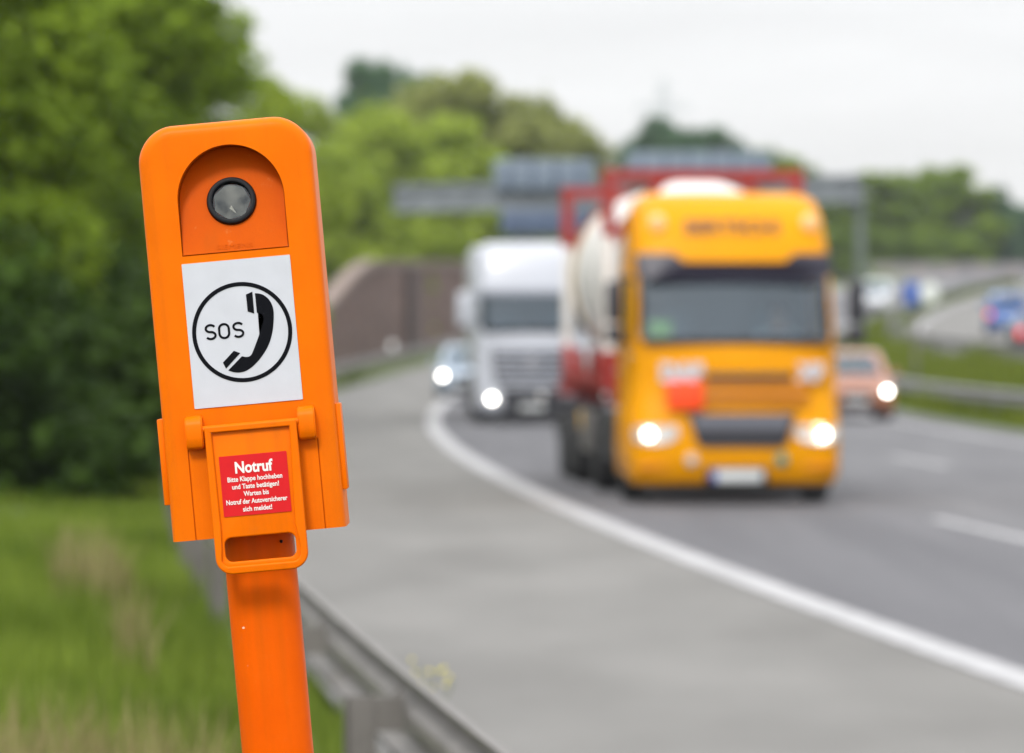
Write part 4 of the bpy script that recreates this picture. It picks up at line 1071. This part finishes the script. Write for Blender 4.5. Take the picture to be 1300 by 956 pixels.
# ------------------------------------------------------------------ trees
def crown_mesh(name, seed, h, r, z0, nl, per, size, shape='round', lobes=26):
    """leaf-sized faces in clumps: lobes spread through an uneven crown, each with sprays of leaves"""
    rng = np.random.default_rng(seed)
    V = []; 
    cl = []
    for i in range(lobes):
        t = rng.uniform(0.02, 1.0)
        zc = z0 + (h-z0)*t
        if shape == 'round': rad = r*math.sqrt(max(0.05, 1-((t-0.45)/0.58)**2))
        elif shape == 'column': rad = r*(0.95-0.45*t)
        else: rad = r*(1.02-0.92*t)
        a = rng.uniform(0, 2*math.pi); q = math.sqrt(rng.uniform(0.12, 1.0))
        s = (rng.uniform(0.22, 0.42) if lobes > 32 else rng.uniform(0.30, 0.50))*r*(1.0 if shape != 'cone' else 0.8)*(1.1-0.45*t)
        cl.append((math.cos(a)*rad*q*0.86, math.sin(a)*rad*q*0.86, zc - s*0.6*t, s))
    cl = np.array(cl)
    N = nl
    wts = cl[:, 3]**2; wts /= wts.sum()
    pick = rng.choice(len(cl), N//per, p=wts)
    d = rng.normal(size=(N//per, 3)); d /= np.linalg.norm(d, axis=1)[:, None]
    d[:, 2] = d[:, 2]*0.9 + 0.12
    rr_ = cl[pick, 3]*np.power(rng.uniform(0.3, 1.12, N//per), 0.4)
    spray = cl[pick, :3] + d*rr_[:, None]*np.array([1, 1, 0.75])
    cen = np.repeat(spray, per, 0) + rng.normal(size=((N//per)*per, 3))*size*0.8
    dd = np.repeat(d, per, 0)
    nrm = dd*0.7 + rng.normal(size=cen.shape)*0.55 + np.array([0, 0, 0.45]); nrm /= np.linalg.norm(nrm, axis=1)[:, None]
    tmp = rng.normal(size=cen.shape)
    ta = np.cross(nrm, tmp); ta /= np.linalg.norm(ta, axis=1)[:, None]; tb = np.cross(nrm, ta)
    sz = (size*rng.uniform(0.55, 1.25, len(cen)))[:, None]
    cen[:, 2] = np.maximum(cen[:, 2], 0.1)
    quad = np.stack([cen - ta*sz, cen - tb*sz*0.5 + nrm*sz*0.1, cen + ta*sz, cen + tb*sz*0.5 + nrm*sz*0.1], 1).reshape(-1, 3)
    me = bpy.data.meshes.new(name)
    nq = len(cen)
    me.vertices.add(nq*4); me.vertices.foreach_set('co', quad.astype(np.float32).ravel())
    me.loops.add(nq*4); me.loops.foreach_set('vertex_index', np.arange(nq*4, dtype=np.int32))
    me.polygons.add(nq); me.polygons.foreach_set('loop_start', np.arange(0, nq*4, 4, dtype=np.int32))
    me.update(calc_edges=True); me.validate()
    me.materials.append(M['leaf_mid'])
    return me, cl

def trunk_mesh(name, cl, h, r):
    bm = bmesh.new(); rng = random.Random(int(h*100))
    top = h*0.86
    pts = [(0, 0, -0.4)] + [(rng.uniform(-1, 1)*0.04*h*k/8, rng.uniform(-1, 1)*0.04*h*k/8, top*k/8) for k in range(1, 9)]
    tube(bm, pts, [max(0.02, 0.028*h*(1-0.9*k/8)) for k in range(9)], 8)
    for c in cl[::2]:
        k = max(1, min(7, int(c[2]/top*8*0.7)))
        a = Vector(pts[k]); b_ = Vector(c[:3])
        mid = (a+b_)/2 + Vector((0, 0, -0.03*h))
        rr_ = 0.010*h*(1-0.06*k)
        tube(bm, [a, mid, b_], [rr_, rr_*0.7, rr_*0.25], 5)
    bmesh.ops.recalc_face_normals(bm, faces=bm.faces)
    me = bpy.data.meshes.new(name); bm.to_mesh(me); bm.free(); me.materials.append(M['bark'])
    return me

VAR = {}
for nm, args in {'big1': (11, 10.0, 3.4, 0.6, 32000, 6, 0.13, 'round', 30), 'big2': (12, 10.0, 3.2, 0.5, 32000, 6, 0.13, 'round', 28), 'big3': (13, 10.0, 2.9, 0.8, 28000, 6, 0.13, 'round', 26),
                 'far1': (21, 10.0, 4.4, 0.4, 20000, 6, 0.26, 'round', 50), 'far2': (22, 10.0, 4.0, 0.4, 20000, 6, 0.26, 'round', 46), 'cone': (23, 10.0, 2.6, 0.8, 9000, 6, 0.20, 'cone', 40),
                 'shrub1': (31, 3.0, 2.0, 0.05, 12000, 6, 0.10, 'round', 24), 'shrub2': (32, 3.0, 1.8, 0.05, 12000, 6, 0.10, 'round', 22)}.items():
    cm, cl = crown_mesh('crown', *args)
    VAR[nm] = (cm, trunk_mesh('trunk', cl, args[1], args[2]))

def tree(kind, X, Y, z, h, wide, matname, label, group, name='tree', cat='tree', rz=None):
    cm, tm_ = VAR[kind]
    base_h = 3.0 if kind.startswith('shrub') else 10.0
    s = h/base_h
    root = empty(name, (X, Y, z), random.uniform(0, 6.28) if rz is None else rz, label, cat, group, scale=(s*wide, s*wide, s))
    for nm, me in (('crown', cm), ('trunk', tm_)):
        o = bpy.data.objects.new(nm, me); COL.objects.link(o); o.parent = root
        if nm == 'crown':
            o.material_slots[0].link = 'OBJECT'; o.material_slots[0].material = M[matname]
    return root
def gX(X, Y): return gz(X-lineX(Y), Y)

ROW = 'leafy trees along the left verge'
for i, (X, Y, h, w, k, m_, lb) in enumerate([
    (-8.6, 53, 9.5, 1.0, 'big1', 'leaf_mid', 'tall leafy tree filling the upper left corner, nearest of the row behind the phone'),
    (-9.1, 61, 10.5, 1.05, 'big2', 'leaf_mid', 'broad green tree second in the row from the left picture edge'),
    (-8.9, 70, 10.5, 1.0, 'big3', 'leaf_mid', 'fresh green tree third in the row, above the shade-painted undergrowth left of the phone'),
    (-9.4, 80, 11.5, 1.05, 'big1', 'leaf_mid', 'tall green tree fourth in the row, just left of the top of the phone'),
    (-9.0, 91, 12.5, 1.05, 'big2', 'leaf_mid', 'tall tree whose crown meets the sky above the phone'),
    (-9.4, 104, 12.0, 1.0, 'big3', 'leaf_mid', 'green tree at the sky edge directly behind the phone head'),
    (-9.2, 120, 11.0, 1.0, 'big1', 'leaf_mid', 'tree behind the right half of the phone head, seventh in the row'),
    (-7.75, 158, 10.3, 0.72, 'big2', 'leaf_bright', 'lighter tree with a ragged top just right of the phone top'),
    (-7.5, 141, 9.6, 0.62, 'big3', 'leaf_bright', 'slender bright tree in the gap left of the ragged tree behind the phone top')]):
    tree(k, X, Y, gX(X, Y), h, w, m_, lb, ROW)
SH = 'shade-painted shrubs under the verge trees'
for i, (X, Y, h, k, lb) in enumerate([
    (-6.95, 52.5, 3.2, 'shrub1', 'shade-painted shrub at the left picture edge under the nearest tree'),
    (-6.75, 59, 3.2, 'shrub2', 'shade-painted shrub in the undergrowth, next along from the left edge'),
    (-6.85, 66.5, 3.4, 'shrub1', 'shade-painted shrub midway between the left edge and the phone'),
    (-7.0, 75, 3.4, 'shrub2', 'shade-painted shrub left of the phone where the grass bank narrows'),
    (-7.15, 83.5, 3.5, 'shrub1', 'shade-painted shrub just left of the phone sign plate'),
    (-7.6, 93, 3.5, 'shrub2', 'shade-painted shrub at the end of the grass bank beside the phone hinge')]):
    tree(k, X, Y, gX(X, Y)-0.55, h+0.4, 1.1, 'leaf_shaded', lb, SH, 'shrub', 'shrub')
MID = 'trees on the rise above the brown wall'
for (x, ytop, Y, w, k, m_, lb) in [
    (432, 185, 205, 0.95, 'far2', 'leaf_bright', 'yellow-green tree right of the phone, leftmost above the wall slope'),
    (478, 160, 222, 0.95, 'far1', 'leaf_bright', 'bright yellow-green tree above the left end of the gantry beam'),
    (528, 128, 245, 0.9, 'far2', 'leaf_bright', 'yellow-green tree above the wall, left of the rounded summit'),
    (585, 104, 262, 0.9, 'far1', 'leaf_olive', 'olive green tree forming the rounded summit of the wooded rise'),
    (640, 118, 275, 0.85, 'far2', 'leaf_olive', 'olive tree right of the summit, above the blue sign boxes'),
    (690, 150, 288, 0.8, 'far1', 'leaf_olive', 'olive tree at the right shoulder of the rise, behind the blue sign boxes'),
    (722, 178, 300, 0.65, 'far2', 'leaf_blue', 'darker green tree at the right end of the rise where it drops to the sky'),
    (450, 235, 218, 0.85, 'big1', 'leaf_mid', 'low mid-green tree between the phone and the gantry end'),
    (515, 235, 240, 0.85, 'big2', 'leaf_mid', 'low green tree behind the thin end of the gantry beam'),
    (572, 235, 258, 0.85, 'big3', 'leaf_mid', 'low green tree between the gantry beam and the wall'),
    (630, 215, 276, 0.85, 'far1', 'leaf_mid', 'low green tree behind the white lorry roof')]:
    while True:
        X, _, zt = at(x, ytop, Y); z = gX(X, Y)
        if X + 0.9*(4.2 if k.startswith('far') else 3.3)*w*1.15*(zt-z)/10 < lineX(Y)-6.9: break
        Y += 3
    tree(k, X, Y, z-0.2, zt-z+0.4, w*1.15, m_, lb, MID)
for (x, ytop, Y, k, lb) in [(472, 84, 330, 'far1', 'dark bluish tree standing tall behind the rise, left of two'), (518, 80, 338, 'far2', 'dark bluish tree standing tall behind the rise, right of two')]:
    X, _, zt = at(x, ytop, Y); z = gX(X, Y); tree(k, X, Y, z-0.2, zt-z+0.4, 0.62, 'leaf_blue', lb, 'dark tall trees behind the rise')
FAR = 'distant trees beyond the lorries'
for (x, ytop, Y, w, k, m_, lb) in [
    (848, 165, 395, 0.55, 'far2', 'leaf_blue', 'dark pointed crown topping the distant trees, below the mast'),
    (900, 186, 410, 0.6, 'far1', 'leaf_blue', 'distant dark tree above the yellow cab roof'),
    (812, 200, 400, 0.5, 'far1', 'leaf_blue', 'distant tree left of the pointed crown, above the red frame'),
    (950, 205, 415, 0.65, 'far2', 'leaf_mid', 'distant green tree right of the yellow cab roof centre'),
    (1000, 222, 420, 0.7, 'far1', 'leaf_mid', 'distant green tree above the right roof lamp of the yellow cab'),
    (1050, 235, 430, 0.7, 'far2', 'leaf_mid', 'distant tree behind the right gantry end'),
    (1105, 240, 440, 0.8, 'far1', 'leaf_mid', 'distant green tree right of the yellow cab mirror'),
    (1150, 234, 445, 0.85, 'far2', 'leaf_mid', 'distant bright tree left of the rounded far clump'),
    (1200, 232, 450, 0.85, 'far1', 'leaf_mid', 'distant tree at the top of the rounded far clump on the right'),
    (1242, 252, 455, 0.8, 'far2', 'leaf_blue', 'distant tree where the far clump falls away to the right'),
    (1285, 278, 480, 0.8, 'far1', 'leaf_blue', 'low distant tree at the right picture edge'),
    (1325, 270, 480, 0.8, 'far2', 'leaf_blue', 'distant tree cut by the right picture edge')]:
    X, _, zt = at(x, ytop, Y); z = gX(X, Y)-0.5
    tree(k, X, Y, z, zt-z+1.4, w*(1.9 if x < 960 else 1.5), m_, lb, FAR)

# low hedge shrubs at the foot of the distant clump, and beside the wall
MS = 'shrubs in front of the distant clump'
for i, (x, Y, h, lb) in enumerate([(1130, 400, 4.0, 'low shrub in front of the distant clump, left of the grey barrier'), (1190, 405, 4.0, 'low shrub in front of the distant clump, behind the round sign'),
                                   (1250, 408, 4.2, 'low shrub in front of the distant clump, above the blue car'), (1075, 380, 4.0, 'low shrub beside the right mirror of the yellow cab, far off')]):
    X = (x-HX)/F*Y; tree('shrub1' if i % 2 else 'shrub2', X, Y+24, gX(X, Y+24)-0.2, h, 1.5, 'leaf_mid', lb, MS, 'shrub', 'shrub')

# ------------------------------------------------------------------ grass and weeds
def blades(name, specs, m, seed, label_kind='stuff'):
    """specs: list of (x, y, z, height, width) -> one mesh of bent two-piece blades"""
    rng = np.random.default_rng(seed)
    A = np.array(specs); n_ = len(A)
    a = rng.uniform(0, 2*np.pi, n_); lean = rng.uniform(0.05, 0.5, n_)
    dx, dy = np.cos(a), np.sin(a); b2 = rng.uniform(0, 2*np.pi, n_)
    p = A[:, :3]; h = A[:, 3:4]; w = A[:, 4:5]
    side = np.stack([-dy, dx, np.zeros(n_)], 1); fw = np.stack([dx, dy, np.zeros(n_)], 1)
    up = np.array([[0, 0, 1.0]])
    m1 = p + up*h*0.55 + fw*h*lean[:, None]*0.25
    tp = p + up*h*0.98 + fw*h*lean[:, None]
    V = np.stack([p-side*w, p+side*w, m1+side*w*0.8, m1-side*w*0.8, tp], 1).reshape(-1, 3)
    me = bpy.data.meshes.new(name)
    idx = np.arange(n_)[:, None]*5
    L = np.concatenate([idx + np.array([[0, 1, 2, 3]]), idx + np.array([[3, 2, 4]])], 1).ravel()
    me.vertices.add(n_*5); me.vertices.foreach_set('co', V.astype(np.float32).ravel())
    me.loops.add(n_*7); me.loops.foreach_set('vertex_index', L.astype(np.int32))
    me.polygons.add(n_*2); ls = (np.arange(n_)[:, None]*7 + np.array([[0, 4]])).ravel()
    me.polygons.foreach_set('loop_start', ls.astype(np.int32))
    me.update(calc_edges=True); me.validate(); me.materials.append(m)
    o = bpy.data.objects.new(name, me); COL.objects.link(o); tag(o, kind='stuff'); return o
rng = random.Random(5)
from mathutils import noise as mnoise
sp, sp2 = [], []
tries = 0
while len(sp) < 110000 and tries < 600000:
    tries += 1
    y = 5 + 165*rng.random()**1.9
    o_ = -4.05 - rng.random()**1.2*(6.5 if y < 60 else 5.0)
    if abs(o_+4.27) < 0.12: continue
    x = lineX(y)+o_
    if x < -0.13*y - 1.5: continue
    if y > 51 and x < -5.9: continue
    if abs(x-base.x) < 0.1 and abs(y-7.1) < 0.1: continue
    nz = mnoise.noise(Vector((x*0.7, y*0.45, 0)))
    if nz < -0.35 and rng.random() < 0.6: continue
    d = max(1.0, y/30)
    sp.append((x, y, gz(o_, y)-0.02, rng.uniform(0.14, 0.36)*(1+0.8*nz)*(1 if y < 34 else 0.6), 0.006*d*rng.uniform(0.7, 1.4)))
    nz2 = mnoise.noise(Vector((x*0.5+9, y*0.22+4, 3)))
    if nz2 > 0.22 and o_ < -4.9 and rng.random() < 0.6: (y < 33) and sp2.append((x, y, gz(o_, y)-0.02, rng.uniform(0.40, 0.72), 0.007*d*rng.uniform(0.7, 1.3)))
g1 = blades('verge_grass', sp, M['grass'], 3); tag(g1, 'green grass on the verge to the left of the guardrail', 'grass')
g2 = blades('seeding_grass', sp2, M['straw'], 4); tag(g2, 'tall straw-coloured seeding grass standing in the left verge', 'grass')
sp = []
while len(sp) < 40000:
    y = 70 + 260*rng.random()**1.3; o_ = rng.uniform(11.75, 14.95)
    nz = mnoise.noise(Vector((o_*0.8, y*0.2, 7)))
    sp.append((lineX(y)+o_, y, gz(o_, y)-0.02, rng.uniform(0.2, 0.55)*(1+0.8*nz), 0.02*rng.uniform(0.7, 1.4)*max(1, y/120)))
M['grass_median'] = foliage('median_grass', (0.075, 0.110, 0.010), (0.195, 0.235, 0.032), 0.4)
g3 = blades('median_grass', sp, M['grass_median'], 8); tag(g3, 'yellow-green grass bank in the median between the two guardrails', 'grass')

def weed(x, y, z, h, label):
    root = empty('flowering_weed', (x, y, z), 0, label, 'weed')
    rg = random.Random(int(x*1000)); bm = bmesh.new(); bf = bmesh.new(); bl = bmesh.new()
    for k in range(7):
        a = rg.uniform(0, 6.28); sp_ = rg.uniform(0.05, 0.22)
        tip = Vector((math.cos(a)*sp_, math.sin(a)*sp_, h*rg.uniform(0.75, 1.0)))
        tube(bm, [(0, 0, 0), tip*0.5 + Vector((0, 0, 0.05)), tip], [0.006, 0.004, 0.002], 5)
        for q in range(3):
            c = tip + Vector((rg.uniform(-1, 1), rg.uniform(-1, 1), rg.uniform(-1, 0.6)))*0.045
            bmesh.ops.create_icosphere(bf, subdivisions=1, radius=0.009, matrix=Matrix.Translation(c))
        for q in range(6):
            t = rg.uniform(0.15, 0.8); c = tip*t; aa = rg.uniform(0, 6.28); l = 0.09
            d = Vector((math.cos(aa), math.sin(aa), 0.3))*l; s = Vector((-math.sin(aa), math.cos(aa), 0))*0.015
            bl.faces.new([bl.verts.new(v) for v in (c, c+d*0.5+s, c+d, c+d*0.5-s)])
    build('stem', bm, M['grass'], root); build('flower', bf, M['flower'], root); build('leaves', bl, M['leaf_bright'], root, smooth=0)
weed(lineX(19.5)-4.0, 19.5, 0.0, 0.66, 'spindly yellow-flowered weed just over the guardrail on the shoulder edge')

# ------------------------------------------------------------------ air
def haze_box():
    bm = bmesh.new(); box(bm, (-520, -70, -3), (560, 1150, 62))
    m = bpy.data.materials.new('haze_air'); m.use_nodes = True; nt = m.node_tree
    nt.nodes.clear(); out = nt.nodes.new('ShaderNodeOutputMaterial'); v = nt.nodes.new('ShaderNodeVolumePrincipled')
    v.inputs['Color'].default_value = (0.86, 0.92, 1.0, 1); v.inputs['Density'].default_value = HAZE; v.inputs['Anisotropy'].default_value = 0.3
    nt.links.new(v.outputs[0], out.inputs['Volume'])
    o = build('haze', bm, m, smooth=0); tag(o, kind='stuff'); return o
HAZE = 0.00016
if HAZE > 0: haze_box()

# ------------------------------------------------------------------ sky, sun, camera
SUN_EL, SUN_AZ = 44, 200
w = bpy.data.worlds.new('World'); scene.world = w; w.use_nodes = True
nt = w.node_tree; bg = nt.nodes['Background']; bg.inputs['Strength'].default_value = 0.1
sky = nt.nodes.new('ShaderNodeTexSky'); sky.sky_type = 'NISHITA'; sky.sun_disc = False
sky.sun_elevation = R(SUN_EL); sky.sun_rotation = R(SUN_AZ); sky.dust_density = 4.0; sky.air_density = 1.0
tc = nt.nodes.new('ShaderNodeTexCoord')
sep = nt.nodes.new('ShaderNodeSeparateXYZ'); nt.links.new(tc.outputs['Generated'], sep.inputs[0])
gr_ = nt.nodes.new('ShaderNodeValToRGB')         # overcast: brighter overhead than at the horizon
e = gr_.color_ramp.elements
e[0].position = 0.0; e[0].color = (0.322, 0.320, 0.316, 1)
e[1].position = 1.0; e[1].color = (0.88, 0.88, 0.90, 1)
q = e.new(0.04); q.color = (0.327, 0.326, 0.323, 1)
q = e.new(0.12); q.color = (0.36, 0.362, 0.368, 1)
nt.links.new(sep.outputs['Z'], gr_.inputs['Fac'])
mp = nt.nodes.new('ShaderNodeMapping'); mp.inputs['Scale'].default_value = (5, 5, 34); nt.links.new(tc.outputs['Generated'], mp.inputs['Vector'])
ns_ = nt.nodes.new('ShaderNodeTexNoise'); ns_.inputs['Scale'].default_value = 1.6; ns_.inputs['Detail'].default_value = 5; nt.links.new(mp.outputs[0], ns_.inputs['Vector'])
mr = nt.nodes.new('ShaderNodeMapRange'); mr.inputs['From Min'].default_value = 0.3; mr.inputs['From Max'].default_value = 0.7
mr.inputs['To Min'].default_value = 17.6; mr.inputs['To Max'].default_value = 20.2
nt.links.new(ns_.outputs['Fac'], mr.inputs['Value'])
sc_ = nt.nodes.new('ShaderNodeVectorMath'); sc_.operation = 'SCALE'
nt.links.new(gr_.outputs['Color'], sc_.inputs[0]); nt.links.new(mr.outputs['Result'], sc_.inputs['Scale'])
mix = nt.nodes.new('ShaderNodeMixRGB'); mix.inputs['Fac'].default_value = 0.92
nt.links.new(sky.outputs['Color'], mix.inputs['Color1']); nt.links.new(sc_.outputs['Vector'], mix.inputs['Color2'])
nt.links.new(mix.outputs['Color'], bg.inputs['Color'])
ld = bpy.data.lights.new('sun', 'SUN'); ld.energy = 1.5; ld.angle = R(14); ld.color = (1, 0.97, 0.92)
lo = bpy.data.objects.new('sun', ld); COL.objects.link(lo)
sdir = Vector((math.sin(R(SUN_AZ))*math.cos(R(SUN_EL)), math.cos(R(SUN_AZ))*math.cos(R(SUN_EL)), math.sin(R(SUN_EL))))
lo.rotation_euler = sdir.to_track_quat('Z', 'Y').to_euler()

cd = bpy.data.cameras.new('camera'); cam = bpy.data.objects.new('camera', cd); COL.objects.link(cam)
cam.location = (0, 0, CAMH); cam.rotation_euler = (R(90), 0, 0)
cd.sensor_fit = 'HORIZONTAL'; cd.sensor_width = 36; cd.lens = F*36/1300
cd.shift_y = -(478-HY)/1300
cd.clip_start = 0.1; cd.clip_end = 6000
cd.dof.use_dof = True; cd.dof.focus_distance = 7.05; cd.dof.aperture_fstop = cd.lens/31.0
scene.camera = cam
scene.view_settings.view_transform = 'Standard'; scene.view_settings.look = 'None'
scene.view_settings.exposure = 0.68; scene.view_settings.gamma = 1.0; scene.view_settings.use_curve_mapping = False
scene.cycles.use_denoising = True
scene.cycles.max_bounces = 8; scene.cycles.transparent_max_bounces = 12
scene.cycles.sample_clamp_indirect = 6
